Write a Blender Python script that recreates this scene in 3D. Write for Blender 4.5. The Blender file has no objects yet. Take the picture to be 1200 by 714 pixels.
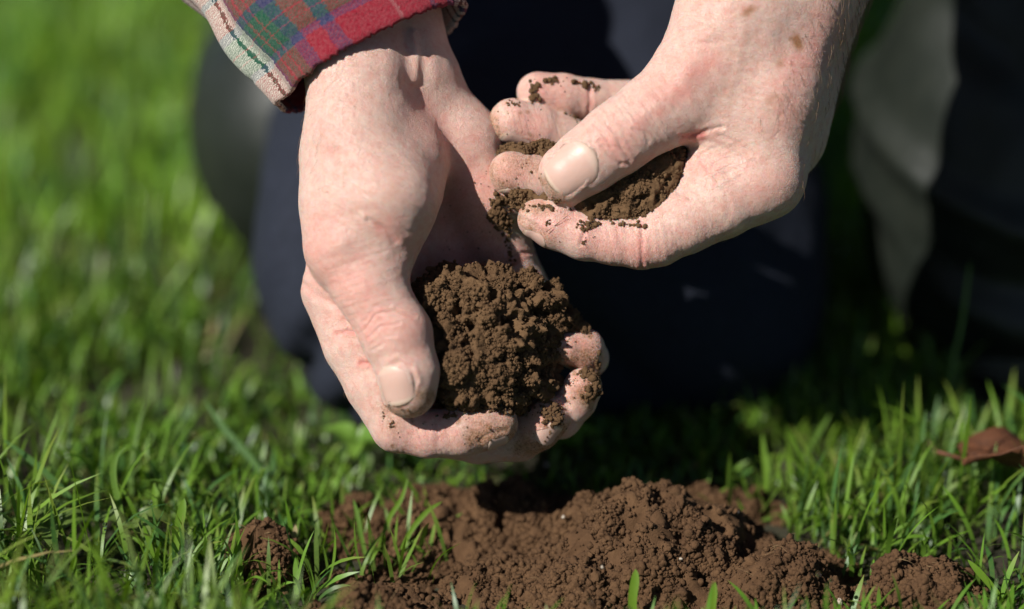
import bpy, math, random
import numpy as np
from math import radians, sin, cos, pi
random.seed(7)
rng = np.random.default_rng(7)
scene = bpy.context.scene
C = scene.collection

# ------------------------------------------------------------------ camera, sky, sun, exposure
PITCH = radians(22.0)
FPX = 2833.0                      # 85 mm lens on a 36 mm sensor, for a 1200 px wide picture
DIST = 0.90                       # focus distance (m)
U = DIST / FPX                    # one model unit (m)
CAMH = DIST / cos(radians(5.3)) * sin(PITCH + radians(5.3)) + 0.025
CAM = np.array([0.0, 0.0, CAMH])
RIGHT = np.array([1.0, 0, 0]); UP = np.array([0, sin(PITCH), cos(PITCH)]); BACK = np.array([0, -cos(PITCH), sin(PITCH)])

cam_d = bpy.data.cameras.new('camera'); cam = bpy.data.objects.new('camera', cam_d); C.objects.link(cam)
cam.location = CAM; cam.rotation_euler = (pi/2 - PITCH, 0, 0)
cam_d.lens = 85; cam_d.sensor_width = 36; cam_d.clip_start = 0.02; cam_d.clip_end = 3000
cam_d.dof.use_dof = True; cam_d.dof.focus_distance = DIST - 0.002; cam_d.dof.aperture_fstop = 2.5
cam_d.dof.aperture_blades = 0
scene.camera = cam

SUN = -0.56 * RIGHT + 0.40 * UP + 0.72 * BACK      # direction to the sun
SUN = SUN / np.linalg.norm(SUN)
elev = math.asin(SUN[2]); azim = math.atan2(SUN[0], SUN[1])
world = bpy.data.worlds.new('World'); scene.world = world; world.use_nodes = True
wn = world.node_tree; bg = wn.nodes['Background']
sky = wn.nodes.new('ShaderNodeTexSky'); sky.sky_type = 'NISHITA'; sky.sun_disc = False
sky.sun_elevation = elev; sky.sun_rotation = azim
sky.air_density = 0.55; sky.dust_density = 0.3
wn.links.new(sky.outputs[0], bg.inputs[0]); bg.inputs[1].default_value = 0.05
sd = bpy.data.lights.new('sun', 'SUN'); sun = bpy.data.objects.new('sun', sd); C.objects.link(sun)
sd.energy = 5.0; sd.angle = radians(0.5); sd.color = (1.0, 0.965, 0.91)
from mathutils import Vector, Matrix, Quaternion
sun.rotation_euler = Vector(SUN).to_track_quat('Z', 'Y').to_euler()
vs = scene.view_settings; vs.view_transform = 'Standard'; vs.look = 'None'; vs.gamma = 1; vs.use_curve_mapping = False
vs.exposure = 0.42
scene.render.engine = 'CYCLES'
scene.cycles.max_bounces = 8; scene.cycles.use_denoising = True

# ------------------------------------------------------------------ coordinates
def XYZ(u, v, z=0.0):
    """picture position (u, v) at z units in front of the focus plane -> camera-space units"""
    k = 1 - z / FPX
    return np.array([(u - 600) * k, -(v - 357) * k, z], float)
def to_world(P):
    P = np.asarray(P, float)
    return CAM + U * (P[..., 0:1] * RIGHT + P[..., 1:2] * UP - (FPX - P[..., 2:3]) * BACK)
def W(u, v, z=0.0): return to_world(XYZ(u, v, z))
def ground(u, v, h=0.0):
    """point where the view ray of (u, v) meets height h"""
    d = (u - 600) / FPX * RIGHT - (v - 357) / FPX * UP - BACK
    t = (h - CAM[2]) / d[2]
    return CAM + t * d
def project(Pw):
    q = np.asarray(Pw) - CAM
    d = -(q @ BACK)
    return 600 + FPX * (q @ RIGHT) / d, 357 - FPX * (q @ UP) / d

# ------------------------------------------------------------------ noise (numpy)
_H = np.random.default_rng(3).random(1 << 16).astype(np.float32)
def vnoise(P, f=1.0, seed=0):
    P = np.asarray(P, np.float64) * f + 1000.37 + seed * 17.13
    i = np.floor(P).astype(np.int64); w = (P - i).astype(np.float32); w = w * w * (3 - 2 * w)
    def h(dx, dy, dz):
        return _H[((i[:, 0] + dx) * 7349 + (i[:, 1] + dy) * 9151 + (i[:, 2] + dz) * 3571 + seed * 131) & 0xffff]
    x0 = h(0,0,0) * (1-w[:,0]) + h(1,0,0) * w[:,0]; x1 = h(0,1,0) * (1-w[:,0]) + h(1,1,0) * w[:,0]
    x2 = h(0,0,1) * (1-w[:,0]) + h(1,0,1) * w[:,0]; x3 = h(0,1,1) * (1-w[:,0]) + h(1,1,1) * w[:,0]
    y0 = x0 * (1-w[:,1]) + x1 * w[:,1]; y1 = x2 * (1-w[:,1]) + x3 * w[:,1]
    return (y0 * (1-w[:,2]) + y1 * w[:,2]) * 2 - 1
def fbm(P, f, o=4, seed=0, g=0.5):
    s = 0; a = 1
    for k in range(o):
        s = s + a * vnoise(P, f, seed + k); a *= g; f *= 2.03
    return s

# ------------------------------------------------------------------ meshes and objects
def np_mesh(name, V, F, smooth=True):
    """V (n,3), F (m,3 or 4)"""
    me = bpy.data.meshes.new(name); V = np.ascontiguousarray(V, np.float32); F = np.ascontiguousarray(F, np.int32)
    k = F.shape[1]
    me.vertices.add(len(V)); me.vertices.foreach_set('co', V.ravel())
    me.loops.add(F.size); me.loops.foreach_set('vertex_index', F.ravel())
    me.polygons.add(len(F)); me.polygons.foreach_set('loop_start', np.arange(0, F.size, k, dtype=np.int32))
    me.polygons.foreach_set('loop_total', np.full(len(F), k, np.int32))
    if smooth: me.polygons.foreach_set('use_smooth', np.ones(len(F), bool))
    me.update(calc_edges=True); me.validate()
    return me
def attr(me, name, A):
    A = np.asarray(A, np.float32)
    if A.ndim == 1: A = np.stack([A, A, A], 1)
    a = me.attributes.new(name, 'FLOAT_COLOR', 'POINT')
    a.data.foreach_set('color', np.concatenate([A[:, :3], np.ones((len(A), 1), np.float32)], 1).ravel())
def obj(name, me, mat=None, parent=None):
    o = bpy.data.objects.new(name, me); C.objects.link(o)
    if mat and me is not None and not me.materials: me.materials.append(mat)
    if parent is not None:
        o.parent = parent; o.matrix_parent_inverse = Matrix.Translation(-parent.location)
    return o
def empty(name, loc):
    o = bpy.data.objects.new(name, None); C.objects.link(o); o.location = loc; o.empty_display_size = 0.02; return o
def tag(o, label=None, cat=None, group=None, kind=None):
    if label: o['label'] = label
    if cat: o['category'] = cat
    if group: o['group'] = group
    if kind: o['kind'] = kind
    return o
def rebase(o, loc):
    """move a mesh object's origin to loc, the shape staying put"""
    o.data.transform(Matrix.Translation(-Vector(loc))); o.location = loc; return o

# ------------------------------------------------------------------ implicit surfaces
def smin(a, b, k):
    if k <= 0: return np.minimum(a, b)
    h = np.maximum(k - np.abs(a - b), 0) / k
    return np.minimum(a, b) - h * h * k * 0.25
def d_cone(P, a, ra, b, rb):
    x, y, z = P
    a = np.asarray(a); b = np.asarray(b); ab = b - a; L2 = max(float(ab @ ab), 1e-6)
    t = np.clip(((x - a[0]) * ab[0] + (y - a[1]) * ab[1] + (z - a[2]) * ab[2]) / L2, 0, 1)
    return np.sqrt((x - a[0] - t * ab[0])**2 + (y - a[1] - t * ab[1])**2 + (z - a[2] - t * ab[2])**2) - (ra + (rb - ra) * t)
def d_ell(P, c, r):
    x, y, z = P
    k0 = np.sqrt(((x - c[0]) / r[0])**2 + ((y - c[1]) / r[1])**2 + ((z - c[2]) / r[2])**2)
    k1 = np.sqrt(((x - c[0]) / r[0]**2)**2 + ((y - c[1]) / r[1]**2)**2 + ((z - c[2]) / r[2]**2)**2) + 1e-9
    return k0 * (k0 - 1) / k1
class Field:
    """groups of round cones / ellipsoids, smoothly joined"""
    def __init__(s): s.groups = []
    def group(s, k_in, k_out, prims): s.groups.append((k_in, k_out, prims)); return s
    def prim(s, pr, P):
        return d_ell(P, pr[1], pr[2]) if isinstance(pr[0], str) else d_cone(P, pr[0], pr[1], pr[2], pr[3])
    def box(s, pr, m):
        if isinstance(pr[0], str): return pr[1] - np.array(pr[2]) - m, pr[1] + np.array(pr[2]) + m
        return np.minimum(pr[0] - pr[1], pr[2] - pr[3]) - m, np.maximum(pr[0] + pr[1], pr[2] + pr[3]) + m
    def at(s, P):
        """per-group distances at points P (n,3)"""
        T = (P[:, 0], P[:, 1], P[:, 2]); out = []
        for k, ko, prims in s.groups:
            d = None
            for pr in prims:
                q = s.prim(pr, T); d = q if d is None else smin(d, q, k)
            out.append(d)
        return np.array(out)
    def mesh(s, lo, hi, h, extra=None):
        lo = np.array(lo, float); hi = np.array(hi, float)
        n = np.ceil((hi - lo) / h).astype(int) + 1
        ax = [(lo[i] + h * np.arange(n[i])).astype(np.float32) for i in range(3)]
        F = np.full(n, 60.0, np.float32)
        for k, ko, prims in s.groups:
            G = np.full(n, 60.0, np.float32); glo = n.copy(); ghi = np.zeros(3, int)
            for pr in prims:
                b0, b1 = s.box(pr, 16 + k * 0.6)
                i0 = np.clip(((b0 - lo) / h).astype(int), 0, n); i1 = np.clip(((b1 - lo) / h).astype(int) + 2, 0, n)
                if (i1 <= i0).any(): continue
                sl = tuple(slice(i0[i], i1[i]) for i in range(3))
                P = (ax[0][sl[0]][:, None, None], ax[1][sl[1]][None, :, None], ax[2][sl[2]][None, None, :])
                G[sl] = smin(G[sl], s.prim(pr, P).astype(np.float32), k)
                glo = np.minimum(glo, i0); ghi = np.maximum(ghi, i1)
            if (ghi <= glo).any(): continue
            sl = tuple(slice(glo[i], ghi[i]) for i in range(3))
            F[sl] = smin(F[sl], G[sl], ko)
        for i in range(3):
            e = [slice(None)] * 3
            for q in (0, -1): e[i] = q; F[tuple(e)] = np.maximum(F[tuple(e)], 0.5)
        return surface_nets(F, lo, h)
def surface_nets(F, lo, h):
    I = F < 0
    c = [I[dx:I.shape[0]-1+dx, dy:I.shape[1]-1+dy, dz:I.shape[2]-1+dz] for dx in (0,1) for dy in (0,1) for dz in (0,1)]
    s = sum(x.astype(np.int8) for x in c)
    cell = np.argwhere((s > 0) & (s < 8)); vid = np.full(s.shape, -1, np.int32)
    vid[tuple(cell.T)] = np.arange(len(cell))
    acc = np.zeros((len(cell), 3), np.float32); cnt = np.zeros(len(cell), np.float32)
    cor = [(dx, dy, dz) for dx in (0,1) for dy in (0,1) for dz in (0,1)]
    val = [F[cell[:,0]+o[0], cell[:,1]+o[1], cell[:,2]+o[2]] for o in cor]
    for i in range(8):
        for j in range(i + 1, 8):
            df = np.array(cor[j]) - np.array(cor[i])
            if np.abs(df).sum() != 1: continue
            a, b = val[i], val[j]; m = (a < 0) != (b < 0)
            t = np.where(m, a / np.where(m, a - b, 1), 0)
            p = np.array(cor[i])[None] + t[:, None] * df[None]
            acc += np.where(m[:, None], p, 0); cnt += m
    V = lo + h * (cell + acc / cnt[:, None])
    quads = []
    for axis in range(3):
        b, d = (axis + 1) % 3, (axis + 2) % 3
        A0 = [slice(None)] * 3; A1 = [slice(None)] * 3
        A0[axis] = slice(0, -1); A1[axis] = slice(1, None)
        m = I[tuple(A0)] != I[tuple(A1)]
        e = np.argwhere(m)
        ok = (e[:, b] > 0) & (e[:, d] > 0) & (e[:, b] < I.shape[b] - 1) & (e[:, d] < I.shape[d] - 1)
        e = e[ok]; ins = I[tuple(e.T)]
        def cellv(ob, od):
            q = e.copy(); q[:, b] += ob; q[:, d] += od; return vid[tuple(q.T)]
        q = np.stack([cellv(-1,-1), cellv(0,-1), cellv(0,0), cellv(-1,0)], 1)
        quads.append(np.where(ins[:, None], q, q[:, ::-1]))
    return V, np.concatenate(quads)
def vnormals(V, F):
    n = np.cross(V[F[:, 2]] - V[F[:, 0]], V[F[:, 3 if F.shape[1] == 4 else 1]] - V[F[:, 1 if F.shape[1] == 4 else 0]])
    N = np.zeros_like(V)
    for i in range(F.shape[1]): 
        for c in range(3): N[:, c] += np.bincount(F[:, i], n[:, c], len(V))
    return N / (np.linalg.norm(N, axis=1, keepdims=True) + 1e-12)
def relax(V, F, it=2, lam=0.5):
    E = np.concatenate([F[:, [i, (i+1) % F.shape[1]]] for i in range(F.shape[1])])
    cnt = np.bincount(E[:, 0], minlength=len(V)) + np.bincount(E[:, 1], minlength=len(V))
    for _ in range(it):
        S = np.zeros_like(V)
        for c in range(3): S[:, c] = np.bincount(E[:, 0], V[E[:, 1], c], len(V)) + np.bincount(E[:, 1], V[E[:, 0], c], len(V))
        V = V + lam * (S / np.maximum(cnt, 1)[:, None] - V)
    return V
def seg_dist(uv, poly):
    d = np.full(len(uv), 1e9)
    for a, b in zip(poly[:-1], poly[1:]):
        a = np.array(a, float); b = np.array(b, float); ab = b - a
        t = np.clip(((uv - a) @ ab) / max(ab @ ab, 1e-9), 0, 1)
        d = np.minimum(d, np.linalg.norm(uv - a - t[:, None] * ab, axis=1))
    return d
# ------------------------------------------------------------------ materials
class NT:
    def __init__(s, name):
        s.m = bpy.data.materials.new(name); s.m.use_nodes = True; s.t = s.m.node_tree
        s.p = s.t.nodes['Principled BSDF']; s.out = s.t.nodes['Material Output']
    def n(s, kind, **kw):
        x = s.t.nodes.new('ShaderNode' + kind)
        for k, v in kw.items():
            if k.startswith('i_'): x.inputs[k[2:]].default_value = v
            else: setattr(x, k, v)
        return x
    def l(s, a, b): s.t.links.new(a, b)
    def coord(s): return s.n('NewGeometry').outputs['Position']
    def noise(s, scale, detail=3, rough=0.5, vec=None):
        x = s.n('TexNoise'); x.inputs['Scale'].default_value = scale; x.inputs['Detail'].default_value = detail; x.inputs['Roughness'].default_value = rough
        s.l(vec or s.coord(), x.inputs['Vector']); return x.outputs['Fac']
    def ramp(s, fac, stops, interp='LINEAR'):
        x = s.n('ValToRGB'); r = x.color_ramp; r.interpolation = interp
        while len(r.elements) < len(stops): r.elements.new(0.5)
        for e, (p, c) in zip(r.elements, stops): e.position = p; e.color = (*c, 1) if len(c) == 3 else c
        s.l(fac, x.inputs[0]); return x.outputs[0]
    def mix(s, fac, a, b, mode='MIX'):
        x = s.n('Mix', data_type='RGBA', blend_type=mode)
        for sock, v in ((x.inputs[0], fac), (x.inputs[6], a), (x.inputs[7], b)):
            if hasattr(v, 'links'): s.l(v, sock)
            else: sock.default_value = v if isinstance(v, (int, float)) else (*v, 1)
        return x.outputs[2]
    def math(s, op, a, b=0.0, c=None):
        x = s.n('Math', operation=op)
        for sock, v in zip(x.inputs, (a, b, c)):
            if v is None: continue
            if hasattr(v, 'links'): s.l(v, sock)
            else: sock.default_value = v
        return x.outputs[0]
    def bump(s, h, strength, dist, normal=None):
        x = s.n('Bump'); x.inputs['Strength'].default_value = strength; x.inputs['Distance'].default_value = dist
        s.l(h, x.inputs['Height'])
        if normal: s.l(normal, x.inputs['Normal'])
        return x.outputs[0]
    def attr(s, name): return s.n('Attribute', attribute_name=name)

def skin_material():
    t = NT('skin'); p = t.p
    a = t.attr('skin'); sep = t.n('SeparateColor'); t.l(a.outputs['Color'], sep.inputs[0])
    red, dirt, spot = sep.outputs
    n1 = t.noise(70, 5, 0.65); n2 = t.noise(300, 5, 0.7); n3 = t.noise(1000, 3, .6)
    base = t.mix(t.math('SMOOTHSTEP' if False else 'MULTIPLY', n1, 1.0), (0.60, 0.415, 0.34), (0.68, 0.485, 0.415))
    base = t.mix(t.ramp(n2, [(0.42, (0,0,0)), (0.66, (0.75,)*3)]), base, (0.585, 0.305, 0.25))
    base = t.mix(t.ramp(n3, [(0.45, (0,0,0)), (0.75, (0.25,)*3)]), base, (0.72, 0.55, 0.46))
    base = t.mix(red, base, (0.62, 0.215, 0.18))
    base = t.mix(spot, base, (0.36, 0.17, 0.085))
    # soil rubbed into the skin
    base = t.mix(t.math('MULTIPLY', dirt, t.ramp(t.noise(420, 4, .7), [(.3, (.35,)*3), (.65, (.85,)*3)])), base, (.36, .185, .085))
    dn = t.math('MULTIPLY', dirt, t.ramp(t.noise(1300, 4, 0.7), [(0.45, (0.0,)*3), (0.62, (1,1,1))]))
    base = t.mix(dn, base, (0.17, 0.085, 0.038))
    t.l(base, p.inputs['Base Color'])
    p.inputs['Subsurface Weight'].default_value = 1.0
    p.inputs['Subsurface Radius'].default_value = (1.0, 0.36, 0.22); p.inputs['Subsurface Scale'].default_value = 0.0010
    p.inputs['Specular IOR Level'].default_value = 0.45
    t.l(t.ramp(n2, [(0.3, (0.36,)*3), (0.7, (0.52,)*3)]), p.inputs['Roughness'])
    # skin relief: fine criss-cross lines and pores
    vo = t.n('TexVoronoi', feature='DISTANCE_TO_EDGE'); vo.inputs['Scale'].default_value = 1500
    mp = t.n('Mapping'); mp.inputs['Rotation'].default_value = (0.3, 0.5, 0.9); mp.inputs['Scale'].default_value = (1, 0.55, 1)
    t.l(t.coord(), mp.inputs['Vector'])
    wv = t.n('VectorMath', operation='ADD'); nz = t.n('TexNoise'); nz.inputs['Scale'].default_value = 700
    t.l(t.coord(), nz.inputs['Vector'])
    sc = t.n('VectorMath', operation='SCALE'); sc.inputs['Scale'].default_value = 0.0009
    t.l(nz.outputs['Color'], sc.inputs[0]); t.l(mp.outputs[0], wv.inputs[0]); t.l(sc.outputs[0], wv.inputs[1])
    t.l(wv.outputs[0], vo.inputs['Vector'])
    b1 = t.bump(t.ramp(vo.outputs['Distance'], [(0.0, (0,0,0)), (0.12, (1,1,1))]), 0.95, 0.00026)
    b2 = t.bump(t.noise(520, 6, 0.7), 0.55, 0.0007, b1)
    t.l(b2, p.inputs['Normal'])
    return t.m
def nail_material():
    t = NT('nail'); p = t.p
    a = t.attr('nail'); sep = t.n('SeparateColor'); t.l(a.outputs['Color'], sep.inputs[0])
    c = t.mix(sep.outputs[0], (0.53, 0.345, 0.285), (0.64, 0.50, 0.40))
    c = t.mix(t.math('MULTIPLY', sep.outputs[1], t.ramp(t.noise(1500, 4, 0.7), [(0.40, (0.5,)*3), (0.58, (1,1,1))])), c, (0.2, 0.10, 0.045))
    t.l(c, p.inputs['Base Color']); p.inputs['Roughness'].default_value = 0.40; p.inputs['Specular IOR Level'].default_value = 0.35
    p.inputs['Subsurface Weight'].default_value = 0.4; p.inputs['Subsurface Scale'].default_value = 0.0012
    p.inputs['Subsurface Radius'].default_value = (1, .5, .35)
    t.l(t.bump(t.noise(420, 5, .65), 0.35, 0.0004), p.inputs['Normal'])
    return t.m
def soil_material(name, a, b, c, sc=1.0):
    t = NT(name); p = t.p
    n1 = t.noise(320 * sc, 5, 0.65); n2 = t.noise(60 * sc, 3)
    col = t.mix(t.ramp(n1, [(0.3, (0,0,0)), (0.7, (1,1,1))]), a, b)
    col = t.mix(t.ramp(n2, [(0.35, (0,0,0)), (0.7, (0.6,)*3)]), col, c)
    t.l(col, p.inputs['Base Color']); p.inputs['Roughness'].default_value = 0.92; p.inputs['Specular IOR Level'].default_value = 0.25
    t.l(t.bump(t.noise(1700, 5, 0.75), 0.9, 0.0007), p.inputs['Normal'])
    return t.m
def simple(name, col, rough=0.6, spec=0.4, noise=None, bump=None):
    t = NT(name); p = t.p
    if noise:
        t.l(t.mix(t.ramp(t.noise(noise[0], 4, 0.6), [(0.3, (0,0,0)), (0.7, (1,1,1))]), col, noise[1]), p.inputs['Base Color'])
    else: p.inputs['Base Color'].default_value = (*col, 1)
    p.inputs['Roughness'].default_value = rough; p.inputs['Specular IOR Level'].default_value = spec
    if bump: t.l(t.bump(t.noise(bump[0], 4, 0.6), bump[1], bump[2]), p.inputs['Normal'])
    return t.m
def grass_material(name='grass'):
    t = NT(name); p = t.p
    a = t.attr('tint')
    n = t.noise(900, 2)
    c = t.mix(t.ramp(n, [(0.3, (0,0,0)), (0.7, (0.25,)*3)]), a.outputs['Color'], (0.20, 0.27, 0.04))
    t.l(c, p.inputs['Base Color']); p.inputs['Roughness'].default_value = 0.42; p.inputs['Specular IOR Level'].default_value = 0.45
    tr = t.n('BsdfTranslucent'); mx = t.n('MixShader'); mx.inputs[0].default_value = 0.38
    tc = t.mix(1.0, c, (1.25, 1.3, 0.55), 'MULTIPLY')
    t.l(tc, tr.inputs['Color'])
    t.l(p.outputs[0], mx.inputs[1]); t.l(tr.outputs[0], mx.inputs[2]); t.l(mx.outputs[0], t.out.inputs['Surface'])
    return t.m
SKIN = skin_material(); NAIL = nail_material()
SOIL_HAND = soil_material('hand_soil', (0.098, 0.053, 0.024), (0.170, 0.098, 0.046), (0.074, 0.038, 0.017))
SOIL = soil_material('ground_soil', (0.082, 0.042, 0.019), (0.138, 0.074, 0.034), (0.060, 0.029, 0.013))
GRASS = grass_material()
# ------------------------------------------------------------------ the person: hands first
def cn(a, b):
    """round cone between picture points (u, v, z, r)"""
    return (XYZ(*a[:3]), a[3], XYZ(*b[:3]), b[3])
def ch(*pts): return [cn(a, b) for a, b in zip(pts[:-1], pts[1:])]
def el(u, v, z, r): return ('e', XYZ(u, v, z), np.array(r, float))

# hand on the left of the picture: palm up, thumb on the near side, fingers curled round the soil
LT = dict(mcp=(410, 292, 38, 43), ip=(465, 393, 58, 40), nail=(478, 436, 62, 35), tip=(479, 457, 60, 32.5))
left = Field()
left.group(26, 0, ch((378, -40, -50, 58), (424, 95, -14, 57)) + ch((450, -40, -85, 56), (478, 85, -48, 55)) +     # forearm, wrist
    ch((420, 100, -6, 58), (422, 190, -8, 58)) +                                                                     # radial side
    ch((425, 160, -40, 56), (402, 340, -25, 45)) + ch((445, 140, -55, 52), (445, 355, -75, 44)) +                   # index, middle metacarpals
    ch((475, 125, -70, 48), (525, 335, -112, 40)) +
    ch((497, 105, -56, 44), (543, 165, -66, 40), (570, 230, -80, 43), (593, 306, -100, 36.5)))                         # ring, heel of the hand
left.group(26, 30, [el(478, 196, -4, (47, 62, 42))] + ch((420, 165, 15, 60), (448, 235, 34, 60), (445, 285, 30, 46)) + ch((406, 200, 5, 49), (405, 285, 28, 45)))   # ball of the thumb
left.group(9, 26, ch((406, 240, 22, 50), LT['mcp']) + ch(LT['mcp'], (434, 338, 49, 41), LT['ip'], LT['nail'], LT['tip']))
left.group(5, 5, ch((398, 340, -18, 45), (420, 405, -6, 40), (440, 450, 2, 36), (467, 498, 10, 32), (500, 508, 12, 28.5), (541, 506, 10, 29), (566, 500, 7, 28), (581, 497, 4, 26)) )
left.group(5, 5, ch((435, 370, -70, 42), (497, 500, -48, 33), (560, 517, -62, 27), (608, 515, -58, 26), (631, 503, -44, 25), (645, 487, -32, 24)))
left.group(5, 5, ch((535, 340, -104, 40), (596, 455, -90, 31), (657, 488, -58, 26), (674, 470, -42, 24), (683, 454, -32, 23)))
left.group(5, 5, ch((594, 308, -100, 36), (640, 385, -112, 28), (690, 420, -70, 23), (684, 409, -56, 24), (665, 409, -44, 20.5)))
LGROUP = ['palm', 'thenar', 'thumb', 'index', 'middle', 'ring', 'pinky']

# hand on the right: seen on the thumb side, thumb closing over the soil on the fingers
RT = dict(mcp=(793, 117, 8, 50), ip=(732, 156, 26, 40.5), nail=(690, 187, 28, 37.5), tip=(667, 203, 24, 36))
right = Field()
right.group(28, 0, ch((870, 10, -5, 68), (925, -90, -40, 70), (1000, -230, -90, 58)) + ch((945, -5, -60, 62), (995, -95, -90, 66), (1065, -230, -140, 54)) +
    ch((938, -20, -22, 66), (900, 110, -10, 58), (890, 206, -12, 50)) + ch((955, -20, -65, 56), (918, 160, -55, 52)) +
    ch((955, -10, -105, 54), (925, 140, -110, 48)) + ch((950, 0, -130, 50), (915, 120, -150, 44)) +
    ch((872, 10, -14, 68), (858, 110, -22, 58)))
right.group(10, 34, ch((872, 15, -12, 66), (RT['mcp'])) + ch(RT['mcp'], (765, 134, 18, 44), RT['ip'], (715, 169, 28, 39.5), RT['nail'], RT['tip']))
right.group(14, 12, [el(836, 204, -6, (41, 33, 36))])                                                   # fold of the first web
right.group(20, 26, [el(862, 150, -6, (52, 46, 42))])
right.group(5, 18, ch((893, 207, -10, 49), (845, 236, -3, 44), (803, 260, 2, 37.5), (770, 277, 3, 35), (750, 284, 3, 31.5), (720, 281, 3, 29.5), (684, 276, 2, 29), (650, 265, 0, 27), (630, 257, -2, 23.5)))
right.group(5, 6, ch((890, 175, -60, 46), (745, 232, -60, 30), (665, 214, -38, 27), (632, 209, -28, 27), (599, 203, -20, 26)))
right.group(5, 6, ch((895, 140, -110, 42), (745, 190, -98, 28), (655, 160, -74, 26.5), (630, 151, -64, 27.5), (600, 142, -54, 27)))
right.group(5, 6, ch((890, 105, -150, 38), (765, 119, -118, 26), (694, 117, -96, 24.5), (660, 113, -86, 26.5), (630, 109, -78, 25)))
RGROUP = ['palm', 'thumb', 'web', 'web2', 'index', 'middle', 'ring', 'pinky']

def uv_of(V):
    k = 1 - V[:, 2] / FPX
    return np.stack([600 + V[:, 0] / k, 357 - V[:, 1] / k], 1)
def build_hand(field, names, lo, hi, feats, stri, h=1.5):
    V, F = field.mesh(lo, hi, h)
    V = relax(V, F, 2, 0.5)
    N = vnormals(V, F)
    D = field.at(V); who = D.argmin(0); uv = uv_of(V)
    front = np.clip(N[:, 2] * 2.2 + 0.35, 0, 1)
    nA = fbm(V, 0.06, 3, 5); nB = fbm(V, 0.2, 3, 5)
    disp = 0.55 * fbm(V, 0.035, 2, 11) + 0.16 * fbm(V, 0.14, 2, 23)
    skin = np.zeros((len(V), 3))
    for th, wa, wb, a_, box in stri:
        q = (uv - [box[0], box[1]]) @ np.array([[cos(th), -sin(th)], [sin(th), cos(th)]]); Q = np.stack([q[:, 0] / wa, q[:, 1] / wb, V[:, 2] / wa], 1)
        m_ = np.exp(-((uv[:, 0] - box[0]) / box[2])**4 - ((uv[:, 1] - box[1]) / box[3])**4) * front
        disp += a_ * m_ * (vnoise(Q, 1.0, 3) + .6 * vnoise(Q * [1, 1.9, 1], 1.0, 8))
    for kind, parts, poly, amt, w in feats:
        m = front if parts is None else front * np.isin(who, [names.index(x) for x in parts.split()])
        if kind == 'dot':
            d = np.linalg.norm((uv - np.array(poly[0])) * (1 if len(poly) < 2 else np.array(poly[1])), axis=1); g = np.exp(-(d / w)**2)
            disp += amt * g * m
        elif kind == 'line':
            d = seg_dist(uv, poly) + (1.0 * nB if w < 4 else 0); g = np.exp(-(d / w)**2) - (0.35 if w < 5 else 0) * np.exp(-((d - 2.1 * w) / w)**2); disp += amt * (0.55 if w < 4 else 0.8) * g * m * (1 + (0.4 * nB if w < 4 else 0))
            if amt < 0: skin[:, 0] += min(0.22, -amt * 0.05) * np.exp(-(d / (w * 1.1))**2) * m
        elif kind in ('red', 'dirt', 'spot'):
            d = seg_dist(uv, poly) if len(poly) > 1 else np.linalg.norm(uv - np.array(poly[0]), axis=1)
            d = d * (1 + 0.35 * (nA if w > 12 else nB))
            skin[:, {'red': 0, 'dirt': 1, 'spot': 2}[kind]] += amt * (1.4 if kind == 'dirt' else 1) * np.exp(-(d / w)**2) * m
    V = V + N * disp[:, None]
    return V, F, np.clip(skin, 0, 1), who

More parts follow.
